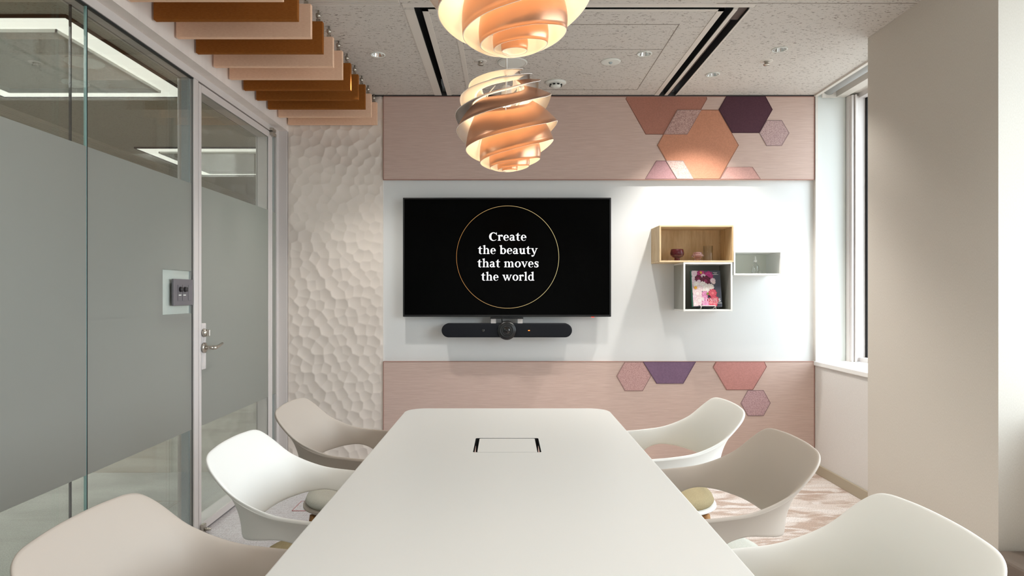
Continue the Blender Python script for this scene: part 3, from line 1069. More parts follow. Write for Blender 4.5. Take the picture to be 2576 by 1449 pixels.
MB().tube([(-0.035, 0.02, 0.086), (-0.034, 0.015, 0.075), (-0.03, 0.01, 0.03)], 0.0035, 8).build('cable', m_black, vb)

# ------------------------------------------------------------------ box shelves
SD = 4.298


def box_shelf(name, label, x0, x1, z0, z1, mo, mi, mback):
    t = thing(name, label, 'box shelf', ((x0 + x1) / 2, WY, z0))
    cx = (x0 + x1) / 2
    th = 0.011
    d0, d1 = SD - WY, 0.0
    xa, xb, H = x0 - cx, x1 - cx, z1 - z0
    MB().box(xa, xb, d0, d1, 0, th, 0.0012, 1).build('bottom_board', mo, t)
    MB().box(xa, xb, d0, d1, H - th, H, 0.0012, 1).build('top_board', mo, t)
    for a, b in ((xa, xa + th), (xb - th, xb)):
        MB().box(a, b, d0, d1, th, H - th, 0.0012, 1).build('side_board', mi, t)
    MB().box(xa + th, xb - th, -0.012, -0.004, th, H - th).build('back_board', mback, t)
    return t


oak = box_shelf('box_shelf', 'oak box shelf holding small glass vases, above the grey box', 1.014, 1.503, 1.446, 1.690, m_oakh, m_oak, m_oak)
grey = box_shelf('box_shelf', 'grey box shelf holding an upright flower book, below the oak box', 1.173, 1.495, 1.123, 1.445, m_shelf_white, m_shelf_grey, m_shelf_grey)
for o in (grey,):
    bd = MB().box(-0.15, 0.15, SD - WY + 0.004, -0.012, 0.011, 0.0125).build('liner', m_shelf_grey, o)
    for a_, b_ in ((-0.1615, -0.150), (0.150, 0.1615)):
        MB().box(a_, b_, SD - WY - 0.001, SD - WY + 0.003, 0.0, 0.322).build('front_edge', m_shelf_white, o)
whs = box_shelf('box_shelf', 'small white box shelf with a pale green inside, right of the oak box', 1.504, 1.823, 1.361, 1.521, m_shelf_white, m_shelf_white, m_shelf_in)


def tinted(name, tint, rough=0.05):
    m = mat(name, (255, 255, 255), rough)
    b = m.node_tree.nodes['Principled BSDF']
    b.inputs['Base Color'].default_value = (*tint, 1)
    b.inputs['Transmission Weight'].default_value = 0.85
    b.inputs['IOR'].default_value = 1.35
    return m


m_ruby = tinted('ruby_glass', (0.25, 0.035, 0.05))
m_pinkg = tinted('pink_glass', (0.93, 0.58, 0.55))
m_clearg = glass_mat('clear_glass', (0.955, 0.96, 0.955), 1.6)

gz0 = 1.446 + 0.0112
gd = 4.36
g1 = MB().lathe([(0, 0), (0.021, 0), (0.022, 0.004), (0.017, 0.010), (0.018, 0.020), (0.035, 0.028), (0.043, 0.040), (0.0445, 0.052), (0.042, 0.066), (0.0395, 0.078),
                 (0.036, 0.078), (0.038, 0.066), (0.040, 0.052), (0.036, 0.038), (0.02, 0.028), (0, 0.026)], (0, 0, 0), 'Z', 60, wave=lambda q: 0.035 * abs(math.cos(5 * q)))
o = tag(g1.build('glass_bowl', m_ruby), 'dark ruby footed glass bowl on the oak shelf', 'glass bowl')
o.location = (X(1703.4, gd), gd, gz0)
g2 = MB().lathe([(0, 0), (0.021, 0), (0.021, 0.018), (0.024, 0.022), (0.036, 0.027), (0.041, 0.034), (0.037, 0.041), (0.028, 0.045), (0.031, 0.050), (0.028, 0.057), (0.015, 0.060), (0.012, 0.056), (0.018, 0.048), (0.014, 0.03), (0, 0.02)], (0, 0, 0), 'Z', 48)
o = tag(g2.build('glass_vase', m_pinkg), 'small pink mushroom-shaped glass vase on the oak shelf', 'vase')
o.location = (X(1755, gd), gd, gz0)
g3 = MB().lathe([(0, 0), (0.030, 0), (0.031, 0.003), (0.031, 0.103), (0.028, 0.103), (0.0275, 0.008), (0, 0.008)], (0, 0, 0), 'Z', 72, wave=lambda q: 0.018 * math.cos(24 * q))
o = tag(g3.build('glass_cylinder', m_clearg), 'clear ribbed glass cylinder vase on the oak shelf, right of the pink vase', 'vase')
o.location = (X(1781, gd + 0.03), gd + 0.03, gz0)
bt = thing('dropper_bottle', 'clear glass dropper bottle standing in the small white shelf', 'bottle', (X(1900, 4.39), 4.39, 1.361 + 0.0112))
MB().lathe([(0, 0), (0.022, 0), (0.024, 0.004), (0.024, 0.048), (0.018, 0.062), (0.010, 0.070), (0.010, 0.080), (0.007, 0.080), (0.007, 0.068), (0.015, 0.058), (0.020, 0.045), (0.020, 0.006), (0, 0.005)], (0, 0, 0), 'Z', 40).build('bottle_body', m_clearg, bt)
MB().lathe([(0.0, 0.076), (0.0115, 0.076), (0.0115, 0.094), (0.006, 0.096), (0.0055, 0.112), (0.003, 0.117), (0, 0.117)], (0, 0, 0), 'Z', 28).build('dropper_cap', m_plastic, bt)
o = tag(MB().box(-0.012, 0.012, -0.010, 0.010, 0, 0.020, 0.002, 2).build('glass_block', m_clearg), 'small clear glass block right of the dropper bottle', 'glass block')
o.location = (X(1912, 4.36), 4.36, 1.361 + 0.0112)
o = tag(MB().lathe([(0, 0), (0.013, 0), (0.013, 0.030), (0.007, 0.038), (0.007, 0.046), (0, 0.046)], (0, 0, 0), 'Z', 28).build('glass_vial', m_clearg), 'short clear glass vial left of the dropper bottle', 'bottle')
o.location = (X(1893, 4.37), 4.35, 1.361 + 0.0112)

# book leaning on a small wire easel
bk = thing('flower_book', 'hardback PEONIES book with a flower cover leaning on a wire easel in the grey shelf', 'book', (1.348, 4.350, 1.123 + 0.0295))
bk.rotation_euler = (math.radians(-14), 0, math.radians(-4))
BW, BH, BT = 0.191, 0.250, 0.028
MB().box(-BW / 2, BW / 2, 0.0, 0.003, 0, BH, 0.0008, 1).box(-BW / 2, BW / 2, BT - 0.003, BT, 0, BH, 0.0008, 1).build('cover', mat('book_slate', (82, 88, 104), 0.35), bk)
MB().box(-BW / 2 - 0.004, -BW / 2 + 0.002, 0.0, BT, 0, BH, 0.0015, 1).build('spine', mat('book_teal', (84, 138, 118), 0.5), bk)
MB().box(-BW / 2 + 0.003, BW / 2 - 0.004, 0.003, BT - 0.003, 0.004, BH - 0.004).build('pages', mat('paper', (236, 232, 222), 0.9), bk)
# cover picture: overlapping ruffled blooms, coordinates in the zoomed crop (0..820, 0..1010 from the cover's upper left)
fl = MB()
fl_mats = []


def fm_(rgb):
    for i, (c, m) in enumerate(fl_mats):
        if c == rgb:
            return i
    fl_mats.append((rgb, mat('bloom_%d_%d_%d' % rgb, rgb, 0.45)))
    return len(fl_mats) - 1


def bloom(cx, cy, r, cols, lay, lobes=9, squash=1.0):
    for j, c in enumerate(cols):
        fl.mi = fm_(c)
        rr = r * (1 - j / (len(cols) + 0.6))
        ph_ = random.random() * 6
        pts = []
        for k in range(40):
            a = 2 * math.pi * k / 40
            q = rr * (1 + 0.10 * math.sin(lobes * a + ph_) + 0.06 * math.sin((lobes + 4) * a * 1.0 + 2 * ph_))
            xx = min(max(cx + q * math.cos(a), 4), 800)
            yy = min(max(cy + q * math.sin(a) * squash, 4), 1004)
            pts.append((-BW / 2 + xx / 810 * BW, BH - yy / 1008 * BH))
        yl = -0.0002 - 0.00008 * (lay * 4 + j)
        vs = [fl.bm.verts.new((a, yl, b)) for a, b in pts]
        f = fl.bm.faces.new(vs)
        f.material_index = fl.mi


pale = [(232, 208, 220), (244, 226, 234), (236, 208, 222)]
cream = [(236, 226, 224), (248, 242, 238), (240, 228, 222), (250, 246, 242)]
blush = [(236, 206, 212), (246, 228, 230), (238, 212, 216), (248, 236, 236)]
magenta = [(176, 44, 120), (206, 76, 148), (190, 54, 130)]
wine = [(84, 18, 48), (120, 30, 66), (92, 20, 50), (150, 44, 90)]
coral = [(204, 70, 96), (228, 104, 122), (214, 84, 104), (236, 130, 140)]
pink = [(222, 132, 182), (238, 170, 206), (226, 142, 190)]
seq = [(90, 90, 110, pale), (60, 260, 100, pale), (30, 420, 90, pale), (480, 150, 130, magenta), (540, 220, 70, magenta), (270, 90, 110, magenta), (330, 165, 70, pale),
       (190, 230, 100, wine), (200, 320, 60, pale), (390, 300, 150, wine), (590, 290, 75, pale), (610, 340, 50, blush), (120, 400, 90, cream), (300, 420, 110, cream),
       (420, 520, 150, cream), (520, 470, 90, cream), (200, 520, 100, blush), (60, 560, 90, blush), (140, 650, 130, blush), (350, 670, 90, pink), (50, 780, 100, pale), (330, 780, 90, pink),
       (560, 640, 115, coral), (180, 850, 140, blush), (600, 830, 120, coral), (500, 900, 130, coral), (340, 930, 100, pink), (60, 930, 100, blush), (600, 950, 70, coral)]
for i, (a, b, r, c) in enumerate(seq):
    bloom(a, b, r, c, i)
for a, b, r, c in ((260, 70, 34, (224, 168, 60)), (92, 490, 42, (236, 176, 60)), (415, 660, 30, (134, 150, 60))):
    bloom(a, b, r, [c], 30, 6)
fl.build('cover_picture', [m for c, m in fl_mats], bk, fix=False)
bt_ = MB()
lay_text(bt_, 'PEONIES', -BW / 2 + 195 / 810 * BW, -BW / 2 + 758 / 810 * BW, BH - 882 / 1008 * BH, 0.0160, lambda a, b: (a, -0.0118, b), track=0.22)
lay_text(bt_, 'beautiful varieties for home and garden', -BW / 2 + 190 / 810 * BW, -BW / 2 + 800 / 810 * BW, BH - 928 / 1008 * BH, 0.0042, lambda a, b: (a, -0.0118, b))
for a, b, yv in ((600, 715, 68), (628, 705, 100), (580, 745, 122)):
    bt_.bm.faces.new([bt_.bm.verts.new((-BW / 2 + p / 810 * BW, -0.0118, BH - q / 1008 * BH)) for p, q in ((a, yv), (b, yv), (b, yv + 9), (a, yv + 9))])
bt_.build('cover_lettering', mat('letter_white', (250, 250, 250), 0.5), bk, fix=False)
es = MB()
ez = 1.123 + 0.0125 + 0.0035
ex, ey = 1.342, 4.335
for s in (-1, 1):
    es.tube([(ex + s * 0.050, ey - 0.020, ez), (ex + s * 0.046, ey - 0.020, ez + 0.020), (ex + s * 0.044, ey - 0.004, ez + 0.004), (ex + s * 0.040, ey + 0.02, ez + 0.0005), (ex + s * 0.030, ey + 0.165, ez + 0.0005)], 0.0025, 8)
    es.tube([(ex + s * 0.03, ey + 0.165, ez), (ex + s * 0.02, ey + 0.15, ez + 0.12)], 0.0025, 8)
es.tube([(ex - 0.046, ey - 0.020, ez + 0.020), (ex + 0.046, ey - 0.020, ez + 0.020)], 0.0025, 8)
tag(es.build('wire_easel', m_glow_rod), 'white wire easel under the flower book in the grey shelf', 'stand')

# ------------------------------------------------------------------ ceiling baffles
BZ0, BZ1 = 2.405, 2.558
words = ['nearest the carved wall panel', 'second from the carved wall panel', 'third from the carved wall panel', 'fourth from the carved wall panel', 'fifth from the carved wall panel',
         'sixth from the carved wall panel', 'seventh from the carved wall panel', 'eighth from the carved wall panel', 'ninth from the carved wall panel', 'tenth from the carved wall panel', 'nearest the camera']
cols = 'ppbbbppbpbp'
for k in range(11):
    y = 4.490 - k * 0.1905
    m = m_peach if cols[k] == 'p' else m_brown
    nm = 'peach' if cols[k] == 'p' else 'brown'
    t = thing('ceiling_baffle', '%s felt board hung edge-on from the ceiling, %s' % (nm, words[k]), 'ceiling baffle', (-1.195, y, BZ0), 'felt baffles hung from the ceiling')
    MB().box(-0.305, 0.308, 0, 0.025, 0, BZ1 - BZ0, 0.001, 1).build('felt_board', m, t)
    for sx in (-0.25, 0.285):
        MB().box(sx - 0.010, sx + 0.010, 0.006, 0.019, BZ1 - BZ0 - 0.004, BZ1 - BZ0 + 0.014).tube([(sx, 0.0125, BZ1 - BZ0 + 0.01), (sx, 0.0125, CZ - BZ0)], 0.004, 8).lathe([(0, -0.012), (0.012, -0.010), (0.014, 0.0), (0.008, 0.010), (0, 0.012)], (sx, 0.0125, BZ1 - BZ0 + 0.032), 'X', 14).build('hanger_clip', m_steel, t)

# ------------------------------------------------------------------ ceiling fittings


def downlight(u, v, label, energy, first=None):
    d = F * (CZ - EYE) / (VV - v)
    t = thing('downlight', label, 'downlight', (X(u, d), d, CZ), 'recessed downlights in the ceiling')
    MB().lathe([(0.043, 0.0), (0.043, -0.004), (0.037, -0.005), (0.035, -0.001)], (0, 0, 0), 'Z', 36, cap=False).build('trim_ring', m_plastic, t)
    MB().lathe([(0.035, -0.001), (0.030, 0.016), (0.020, 0.034), (0.014, 0.040)], (0, 0, 0), 'Z', 36, cap=False).build('reflector', m_reflector, t)
    MB().lathe([(0, 0.030), (0.016, 0.032), (0.016, 0.042), (0, 0.042)], (0, 0, 0), 'Z', 24).build('lamp', m_lampglow, t)
    lo_ = light('downlight_beam', 'SPOT', (0, 0, -0.006), energy, WARM, spot_size=math.radians(100), spot_blend=0.65, shadow_soft_size=0.03)
    lo_.parent = t
    return t


downlight(950, 137, 'recessed downlight between the baffles and the left ceiling slot', 50)
downlight(1621, 135, 'recessed downlight inside the slotted ceiling field, right of the white disc', 45)
downlight(1961, 124, 'recessed downlight in the ceiling nearest the window', 22)
downlight(1793, 187, 'recessed downlight just right of the black slots, close to the hexagon inlays', 95)


def cpos(u, v):
    d = F * (CZ - EYE) / (VV - v)
    return (X(u, d), d, CZ)


t = thing('smoke_detector', 'white domed smoke detector on the ceiling right of the far pendant', 'smoke detector', cpos(1398, 207))
MB().lathe([(0, 0), (0.068, 0), (0.068, -0.006), (0.055, -0.012), (0.040, -0.014), (0, -0.014)], (0, 0, 0), 'Z', 40).build('base', m_plastic, t)
MB().lathe([(0.036, -0.013), (0.036, -0.022), (0.030, -0.032), (0.012, -0.038), (0, -0.038)], (0, 0, 0), 'Z', 36).build('sensor_dome', m_plastic, t)
v_ = MB()
for k in range(8):
    a = 2 * math.pi * (k + 0.5) / 8
    v_.box(0.035 * math.cos(a) - 0.008, 0.035 * math.cos(a) + 0.008, 0.035 * math.sin(a) - 0.008, 0.035 * math.sin(a) + 0.008, -0.024, -0.018)
v_.build('vent_slots', m_black, t)
t = thing('ceiling_speaker', 'large flat white disc on the ceiling just behind the near pendant', 'ceiling speaker', cpos(1289, 157))
MB().lathe([(0, -0.006), (0.080, -0.006), (0.089, -0.004), (0.089, 0)], (0, 0, 0), 'Z', 48).build('grille', m_plastic, t)
MB().lathe([(0.078, -0.006), (0.080, -0.008), (0.083, -0.006)], (0, 0, 0), 'Z', 48, cap=False).build('rim', m_trim, t)
t = thing('emergency_light', 'flat white disc with a tiny dark bulb in the slotted ceiling field', 'ceiling light', cpos(1536, 155))
MB().lathe([(0, -0.004), (0.048, -0.005), (0.058, -0.004), (0.060, 0)], (0, 0, 0), 'Z', 40).build('disc', m_plastic, t)
MB().lathe([(0, -0.016), (0.008, -0.012), (0.012, -0.004)], (0, 0, 0), 'Z', 20, cap=False).build('lens', m_perf, t)


def sprinkler(loc, label):
    t = thing('fire_sprinkler', label, 'sprinkler', loc, 'ceiling sprinklers')
    MB().lathe([(0.014, -0.003), (0.034, -0.004), (0.038, 0)], (0, 0, 0), 'Z', 32, cap=False).build('rose', m_trim, t)
    MB().lathe([(0, -0.026), (0.016, -0.024), (0.018, -0.018), (0.010, -0.014), (0.012, -0.004), (0.014, 0.0)], (0, 0, 0), 'Z', 24).build('nozzle', m_steel, t)
    return t


sprinkler(cpos(1209, 154), 'small ceiling sprinkler left of the large white ceiling disc')
sprinkler(cpos(1928, 154), 'small ceiling sprinkler beside the downlight nearest the window')


def kpos(u, v):
    d = F * (KZ - EYE) / (VV - v)
    return (X(u, d), d, KZ)


sprinkler(kpos(88, 157), 'small ceiling sprinkler seen through the upper glass at far left')
t = thing('ceiling_speaker', 'large flat disc on the corridor ceiling behind the glass', 'ceiling speaker', kpos(212, 157))
MB().lathe([(0, -0.006), (0.10, -0.006), (0.112, -0.004), (0.112, 0)], (0, 0, 0), 'Z', 40).build('grille', m_plastic, t)
t = thing('smoke_detector', 'smoke detector on the corridor ceiling behind the glass', 'smoke detector', kpos(190, 207))
MB().lathe([(0, 0), (0.085, 0), (0.085, -0.006), (0.06, -0.014), (0, -0.014)], (0, 0, 0), 'Z', 40).build('base', m_plastic, t)
MB().lathe([(0.045, -0.013), (0.045, -0.026), (0.02, -0.034), (0, -0.034)], (0, 0, 0), 'Z', 30).build('sensor_dome', m_plastic, t)

# roller blind in the window pocket
rbq = thing('roller_blind', 'rolled-up grey roller blind in the pocket above the window', 'roller blind', (2.235, 3.52, 2.655))
MB().tube([(0, 0.0, 0), (0, 0.985, 0)], 0.040, 28).build('blind_roll', mat('blind_grey', (176, 178, 178), 0.6), rbq)
MB().box(-0.046, 0.05, 0.987, 0.995, -0.06, 0.145).build('bracket', m_trim, rbq)
MB().lathe([(0, 0.984), (0.043, 0.984), (0.043, 0.990), (0, 0.990)], (0, 0, 0), 'Y', 28).build('end_cap', m_shelf_grey, rbq)

# ------------------------------------------------------------------ table
TX0, TX1, TY0, TY1, TZ = -0.445, 0.461, 0.55, 2.952, 0.72
tb = thing('conference_table', 'long off-white conference table with rounded corners', 'table', (0.008, 1.75, 0))


def rrect(x0, x1, y0, y1, r, n=10):
    pts = []
    for cx, cy, a0 in ((x1 - r, y1 - r, 0), (x0 + r, y1 - r, 90), (x0 + r, y0 + r, 180), (x1 - r, y0 + r, 270)):
        for k in range(n + 1):
            a = math.radians(a0 + 90 * k / n)
            pts.append((cx + r * math.cos(a), cy + r * math.sin(a)))
    return pts


HX0, HX1, HY0, HY1 = -0.107, 0.117, 2.130, 2.339


def slab(outer, hole, z0, z1, chamfer):
    mb = MB()
    bm = mb.bm

    def loop(pts, z):
        vs = [bm.verts.new((a, b, z)) for a, b in pts]
        es = [bm.edges.new((vs[i], vs[(i + 1) % len(vs)])) for i in range(len(vs))]
        return vs, es

    def shrink(pts, d):
        cx = sum(p[0] for p in pts) / len(pts)
        cy = sum(p[1] for p in pts) / len(pts)
        sx = max(p[0] for p in pts) - cx
        sy_ = max(p[1] for p in pts) - cy
        return [(cx + (a - cx) * (1 - d / sx), cy + (b - cy) * (1 - d / sy_)) for a, b in pts]
    levels = [(shrink(outer, 0.022), z0), (outer, z1 - 0.008), (shrink(outer, 0.0015), z1 - 0.002), (shrink(outer, 0.005), z1)]
    ol = [loop(p, z) for p, z in levels]
    for (a, _), (b, _) in zip(ol, ol[1:]):
        for i in range(len(a)):
            f = bm.faces.new((a[i], a[(i + 1) % len(a)], b[(i + 1) % len(a)], b[i]))
    hl = [loop(hole, z0), loop(hole, z1)]
    for i in range(len(hole)):
        hf = bm.faces.new((hl[1][0][i], hl[1][0][(i + 1) % len(hole)], hl[0][0][(i + 1) % len(hole)], hl[0][0][i]))
        hf.material_index = 1
    for o_, h_ in ((ol[0], hl[0]), (ol[-1], hl[1])):
        bmesh.ops.triangle_fill(bm, use_beauty=True, use_dissolve=False, edges=o_[1] + h_[1])
    return mb


def rel(pts):
    return [(a - 0.008, b - 1.75) for a, b in pts]


slab(rel(rrect(TX0, TX1, TY0, TY1, 0.085)), rel(rrect(HX0, HX1, HY0, HY1, 0.006, 3)), TZ - 0.026, TZ, 0.004).build('tabletop', [m_table, m_black], tb)
lid = MB().prism(rel(rrect(-0.093, 0.104, 2.1345, 2.3345, 0.006, 4)), lambda a, b, d: (a, b, d), TZ - 0.012, TZ - 0.0005).build('cable_lid', m_table, tb)
tray = MB().box(-0.115, 0.109, 0.47, 0.60, TZ - 0.12, TZ - 0.115).box(-0.115, 0.109, 0.595, 0.60, TZ - 0.12, TZ - 0.028).box(-0.115, 0.109, 0.47, 0.475, TZ - 0.12, TZ - 0.03)
tray.build('cable_tray', m_black, tb)
MB().box(-0.09, 0.085, 0.40, 0.57, TZ - 0.03, TZ - 0.0125).build('lid_support', m_black, tb)
for x, y in ((-0.26, -0.85), (0.26, -0.85), (-0.26, 0.85), (0.26, 0.85)):
    MB().tube([(x * 0.8, y * 0.92, TZ - 0.03), (x, y, 0.0)], [0.035, 0.022], 20).build('leg', m_leg, tb)
MB().box(-0.25, 0.25, -0.82, -0.74, TZ - 0.06, TZ - 0.0265).box(-0.25, 0.25, 0.74, 0.82, TZ - 0.06, TZ - 0.0265).box(-0.03, 0.03, -0.8, 0.30, TZ - 0.06, TZ - 0.0265).build('underframe', m_gasket, tb)

# ------------------------------------------------------------------ chairs
ST = [  # t, bottom edge (x, y, z), top edge (x, y, z); +x is the chair's front
    (0.00, (-0.238, 0.000, 0.572), (-0.325, 0.000, 0.802)),
    (0.14, (-0.233, 0.090, 0.572), (-0.320, 0.105, 0.800)),
    (0.24, (-0.218, 0.152, 0.574), (-0.307, 0.178, 0.792)),
    (0.31, (-0.192, 0.190, 0.578), (-0.279, 0.211, 0.762)),
    (0.40, (-0.150, 0.213, 0.586), (-0.215, 0.228, 0.704)),
    (0.51, (-0.088, 0.224, 0.590), (-0.120, 0.240, 0.661)),
    (0.61, (-0.036, 0.226, 0.572), (-0.030, 0.245, 0.645)),
    (0.70, (0.004, 0.226, 0.532), (0.060, 0.247, 0.638)),
    (0.79, (0.036, 0.222, 0.480), (0.145, 0.245, 0.630)),
    (0.88, (0.074, 0.216, 0.440), (0.215, 0.238, 0.596)),
    (0.95, (0.115, 0.211, 0.430), (0.248, 0.224, 0.535)),
    (1.00, (0.150, 0.205, 0.428), (0.245, 0.208, 0.436)),
]


def catmull(keys, vals, t):
    n = len(keys)
    i = 0
    while i < n - 2 and t > keys[i + 1]:
        i += 1
    p0, p1, p2, p3 = vals[max(i - 1, 0)], vals[i], vals[i + 1], vals[min(i + 2, n - 1)]
    k0, k1, k2, k3 = keys[max(i - 1, 0)], keys[i], keys[i + 1], keys[min(i + 2, n - 1)]
    h_ = k2 - k1
    s = (t - k1) / h_
    out = []
    for a, b, c, d in zip(p0, p1, p2, p3):
        m1 = (c - a) / (k2 - k0) * h_ if k2 > k0 else 0
        m2 = (d - b) / (k3 - k1) * h_ if k3 > k1 else 0
        s2, s3 = s * s, s * s * s
        out.append((2 * s3 - 3 * s2 + 1) * b + (s3 - 2 * s2 + s) * m1 + (-2 * s3 + 3 * s2) * c + (s3 - s2) * m2)
    return Vector(out)


ts = [s[0] for s in ST]
ks = [-t for t in ts[:0:-1]] + ts
mir = lambda p: (p[0], -p[1], p[2])
bots = [mir(s[1]) for s in ST[:0:-1]] + [s[1] for s in ST]
tops = [mir(s[2]) for s in ST[:0:-1]] + [s[2] for s in ST]


def chair_shell_mesh():
    NTT, NV = 96, 12
    P = []
    for i in range(NTT + 1):
        t = -1 + 2 * i / NTT
        b = catmull(ks, bots, t)
        a = catmull(ks, tops, t)
        row = []
        for j in range(NV + 1):
            v = j / NV
            # lower part stands upright, upper part flares outward; slight barrel in between
            e = v ** 2.0
            p = Vector((b.x + (a.x - b.x) * e, b.y + (a.y - b.y) * e, b.z + (a.z - b.z) * v))
            row.append(p)
        # rolled rim
        out = (row[-1] - row[-2])
        hor = Vector((out.x, out.y, 0))
        if hor.length > 1e-6 and abs(t) < 0.97:
            hor.normalize()
            row.append(row[-1] + hor * 0.004 + Vector((0, 0, 0.001)))
        else:
            row.append(row[-1] + Vector((0, 0, 0.001)))
        P.append(row)
    mb = MB()
    mb.grid(P, smooth=True)
    return mb


def make_chair(label, shell_m, cush_m):
    t = thing('armchair', label, 'chair', (0, 0, 0), 'chairs around the conference table')
    s = chair_shell_mesh().build('armrest_shell', shell_m, t)
    md = s.modifiers.new('solid', 'SOLIDIFY')
    md.thickness = 0.011
    md.offset = 0.0
    md2 = s.modifiers.new('smooth', 'SUBSURF')
    md2.levels = 1
    md2.render_levels = 1
    # seat pan: super-ellipse dish
    def sup(rx, ry, n, cx, k=48, ex=2.6):
        pts = []
        for i in range(k):
            a = 2 * math.pi * i / k
            ca, sa = math.cos(a), math.sin(a)
            pts.append((cx + rx * math.copysign(abs(ca) ** (2 / ex), ca), ry * math.copysign(abs(sa) ** (2 / ex), sa)))
        return pts

    def dish(levels):
        mb = MB()
        rings = [[mb.bm.verts.new((a, b, z)) for a, b in sup(rx, ry, 0, cx)] for rx, ry, cx, z in levels]
        for p, q in zip(rings, rings[1:]):
            for i in range(len(p)):
                f = mb.bm.faces.new((p[i], p[(i + 1) % len(p)], q[(i + 1) % len(p)], q[i]))
                f.smooth = True
        for r in (rings[0], rings[-1]):
            f = mb.bm.faces.new(r)
            f.smooth = True
        return mb
    dish([(0.17, 0.15, -0.006, 0.4050), (0.225, 0.198, -0.006, 0.4150), (0.238, 0.212, -0.006, 0.4240), (0.238, 0.212, -0.006, 0.4300), (0.228, 0.205, -0.006, 0.4330)]).build('seat_pan', shell_m, t)
    dish([(0.222, 0.196, -0.006, 0.4335), (0.230, 0.203, -0.006, 0.4460), (0.224, 0.198, -0.006, 0.4620), (0.19, 0.17, -0.006, 0.4710), (0.10, 0.09, -0.006, 0.4740), (0.02, 0.02, -0.006, 0.4745)]).build('seat_cushion', cush_m, t)
    MB().box(-0.12, 0.15, -0.13, 0.13, 0.390, 0.405, 0.004, 1).build('under_plate', m_black, t)
    for sx in (-1, 1):
        for sy2 in (-1, 1):
            MB().tube([(sx * 0.168, sy2 * 0.150, 0.410), (sx * 0.197, sy2 * 0.172, 0.20), (sx * 0.226, sy2 * 0.195, 0.0)], [0.021, 0.018, 0.013], 18).build('leg', m_leg, t)
    return t


white = make_chair('white shell armchair at the lower right, on the window side and nearest the camera', m_chair_white, m_cush_olive)
beige = make_chair('beige shell armchair at the lower left corner, nearest the camera', m_chair_beige, m_cush_grey)
white.location = (0.522, 1.265, 0)
white.rotation_euler = (0, 0, math.pi)
beige.location = (-0.512, 1.265, 0)
dup(white, (-0.498, 1.935, 0), 0.0, 'white shell armchair in the middle of the row by the glass partition')
dup(white, (0.575, 2.59, 0), math.pi, 'white shell armchair on the window side, farthest from the camera')
dup(beige, (0.55, 1.96, 0), math.pi, 'beige shell armchair in the middle of the row by the window')
dup(beige, (-0.542, 2.585, 0), 0.0, 'beige shell armchair in front of the carved wall panel')

# ------------------------------------------------------------------ pendant lamps
PR = 0.180


def periodic(keys, q):
    """smooth closed interpolation of (angle in degrees, value) keys"""
    q = q % 360
    n = len(keys)
    for i in range(n):
        a0, v0 = keys[i]
        a1, v1 = keys[(i + 1) % n]
        if i == n - 1:
            a1 += 360
        if a0 <= q <= a1:
            vp, vn = keys[i - 1][1], keys[(i + 2) % n][1]
            s = (q - a0) / (a1 - a0)
            m0, m1 = (v1 - vp) / 2, (vn - v0) / 2
            s2, s3 = s * s, s ** 3
            return (2 * s3 - 3 * s2 + 1) * v0 + (s3 - 2 * s2 + s) * m0 + (-2 * s3 + 3 * s2) * v1 + (s3 - s2) * m1
    return keys[0][1]


SWIRL = [(0, 1.0), (45, 0.68), (90, 0.04), (135, -0.22), (180, 0.0), (225, 0.12), (270, 0.32), (315, 0.66)]


def ring_shade(ra, la, wd, br, bl):
    """one swirling band: its lower rim runs round the sphere from polar angle ra at the right to la at the left,
    its upper part leans inward by br degrees at the right and bl at the left"""
    mb = MB()
    n, m = 96, 6
    off = 0.0008

    def surf(d):
        P = []
        for i in range(n):
            qd = 360 * i / n
            q = math.radians(qd)
            th = math.radians(max(la + (ra - la) * periodic(SWIRL, qd), 2.0))
            b = math.radians((br + bl) / 2 + (br - bl) / 2 * math.cos(q))
            r0, z0 = PR * math.sin(th), -PR * math.cos(th)
            r1 = max(r0 - wd * math.sin(b), 0.008)
            z1 = z0 + wd * math.cos(b)
            row = []
            for j in range(m + 1):
                v = j / m
                bow = math.sin(math.pi * v) * wd * 0.05 + d
                r = r0 + (r1 - r0) * v + bow * math.cos(b)
                z = z0 + (z1 - z0) * v + bow * math.sin(b)
                row.append((r * math.cos(q), r * math.sin(q), z))
            P.append(row)
        return P
    mb.mi = 0
    mb.grid(surf(off), closed_u=True)
    mb.mi = 1
    mb.grid(surf(-off), closed_u=True, flip=True)
    A, B = surf(off), surf(-off)
    for j in (0, m):
        mb.grid([[A[i][j], B[i][j]] for i in range(n)], closed_u=True)
    return mb


# rim angles from the lowest point (right, left), band width, lean of the band (right, left)
RINGS = [(12, 4, 0.028, 0, 0), (26, 9, 0.040, 0, 0), (41, 18, 0.055, 3, 0), (67, 30, 0.085, 28, 4), (88, 52, 0.115, 50, 14), (119, 76, 0.105, 71, 34), (141, 94, 0.080, 90, 62), (153, 114, 0.060, 97, 78), (165, 132, 0.050, 102, 88)]


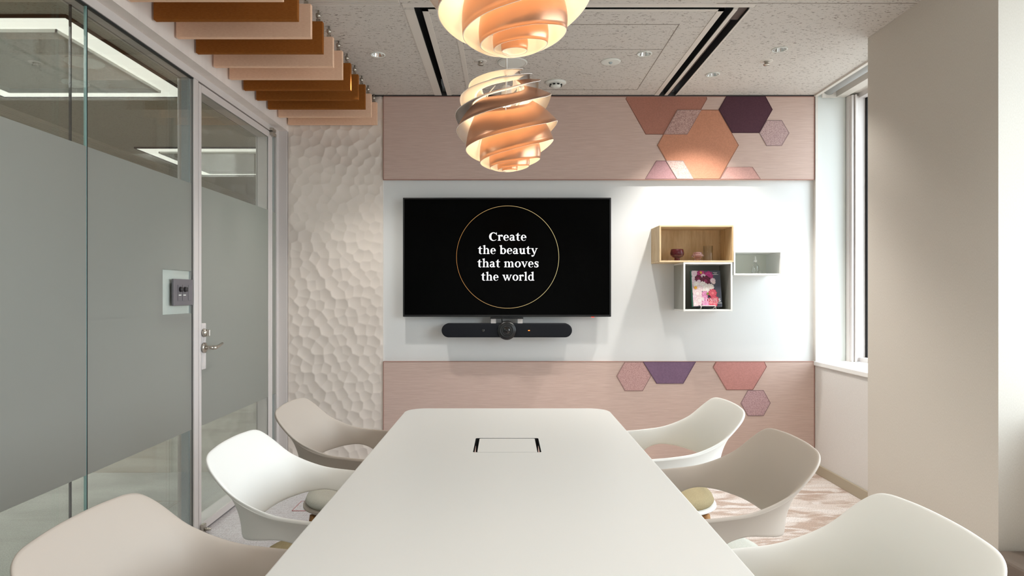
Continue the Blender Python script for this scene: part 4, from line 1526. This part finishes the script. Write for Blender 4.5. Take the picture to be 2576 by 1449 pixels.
def pendant(label, loc, rz):
    t = thing('pendant_lamp', label, 'pendant lamp', loc, 'copper pendant lamps over the table')
    rot = Matrix.Rotation(rz, 4, 'Z')
    for r_ in RINGS:
        o = ring_shade(*r_).build('shade_band', [m_copper, m_shade_in], t, fix=False, merge=True)
        o.data.transform(rot)
    MB().tube([(0, 0, 0.10), (0, 0, CZ - loc[2])], 0.0035, 10).build('cord', m_cord, t)
    MB().lathe([(0, 0.12), (0.014, 0.12), (0.018, 0.11), (0.018, 0.055), (0.012, 0.045), (0, 0.045)], (0, 0, 0), 'Z', 24).build('socket', m_cord, t)
    MB().lathe([(0, -0.040), (0.018, -0.035), (0.030, -0.015), (0.030, 0.004), (0.018, 0.030), (0.012, 0.046), (0, 0.046)], (0, 0, 0), 'Z', 24).build('bulb', m_bulb, t)
    st = MB()
    for k in range(3):
        a = 2 * math.pi * k / 3 + 0.5
        pts = [(PR * 0.62 * math.sin(math.radians(q)) * math.cos(a), PR * 0.62 * math.sin(math.radians(q)) * math.sin(a), -PR * 0.80 * math.cos(math.radians(q))) for q in range(20, 165, 15)]
        st.tube([rot @ Vector(p) for p in pts], 0.002, 8)
    st.build('strut', m_glow_rod, t)
    return t


pendant('copper swirl pendant lamp hanging over the far half of the table', (0.003, 2.30, 1.850), 0.0)
pendant('copper swirl pendant lamp cut off by the top of the picture', (0.006, 1.33, 1.910), 0.0)

# small taupe object at the lower right corner, against the column
o = tag(MB().box(1.893, 2.14, 2.34, 2.565, 0.0, 0.232, 0.022, 4).build('floor_box', m_taupe), 'dark taupe rounded box on the floor at the lower right corner', 'box')

# floor outlet cover with a thin red edge, let into the carpet near the door
fo = thing('floor_outlet_cover', 'thin red-edged floor outlet cover in the grey carpet near the glass door', 'floor outlet', (-1.13, 3.80, 0.0))
MB().box(-0.085, 0.085, -0.085, 0.085, 0.0, 0.002).build('cover_plate', m_floor, fo)
m_rededge = mat('red_edge', (170, 96, 100), 0.7)
for a, b, c, d in ((-0.088, 0.088, -0.088, -0.085), (-0.088, 0.088, 0.085, 0.088), (-0.088, -0.085, -0.085, 0.085), (0.085, 0.088, -0.085, 0.085)):
    MB().box(a, b, c, d, 0.0, 0.003).build('edge_strip', m_rededge, fo)
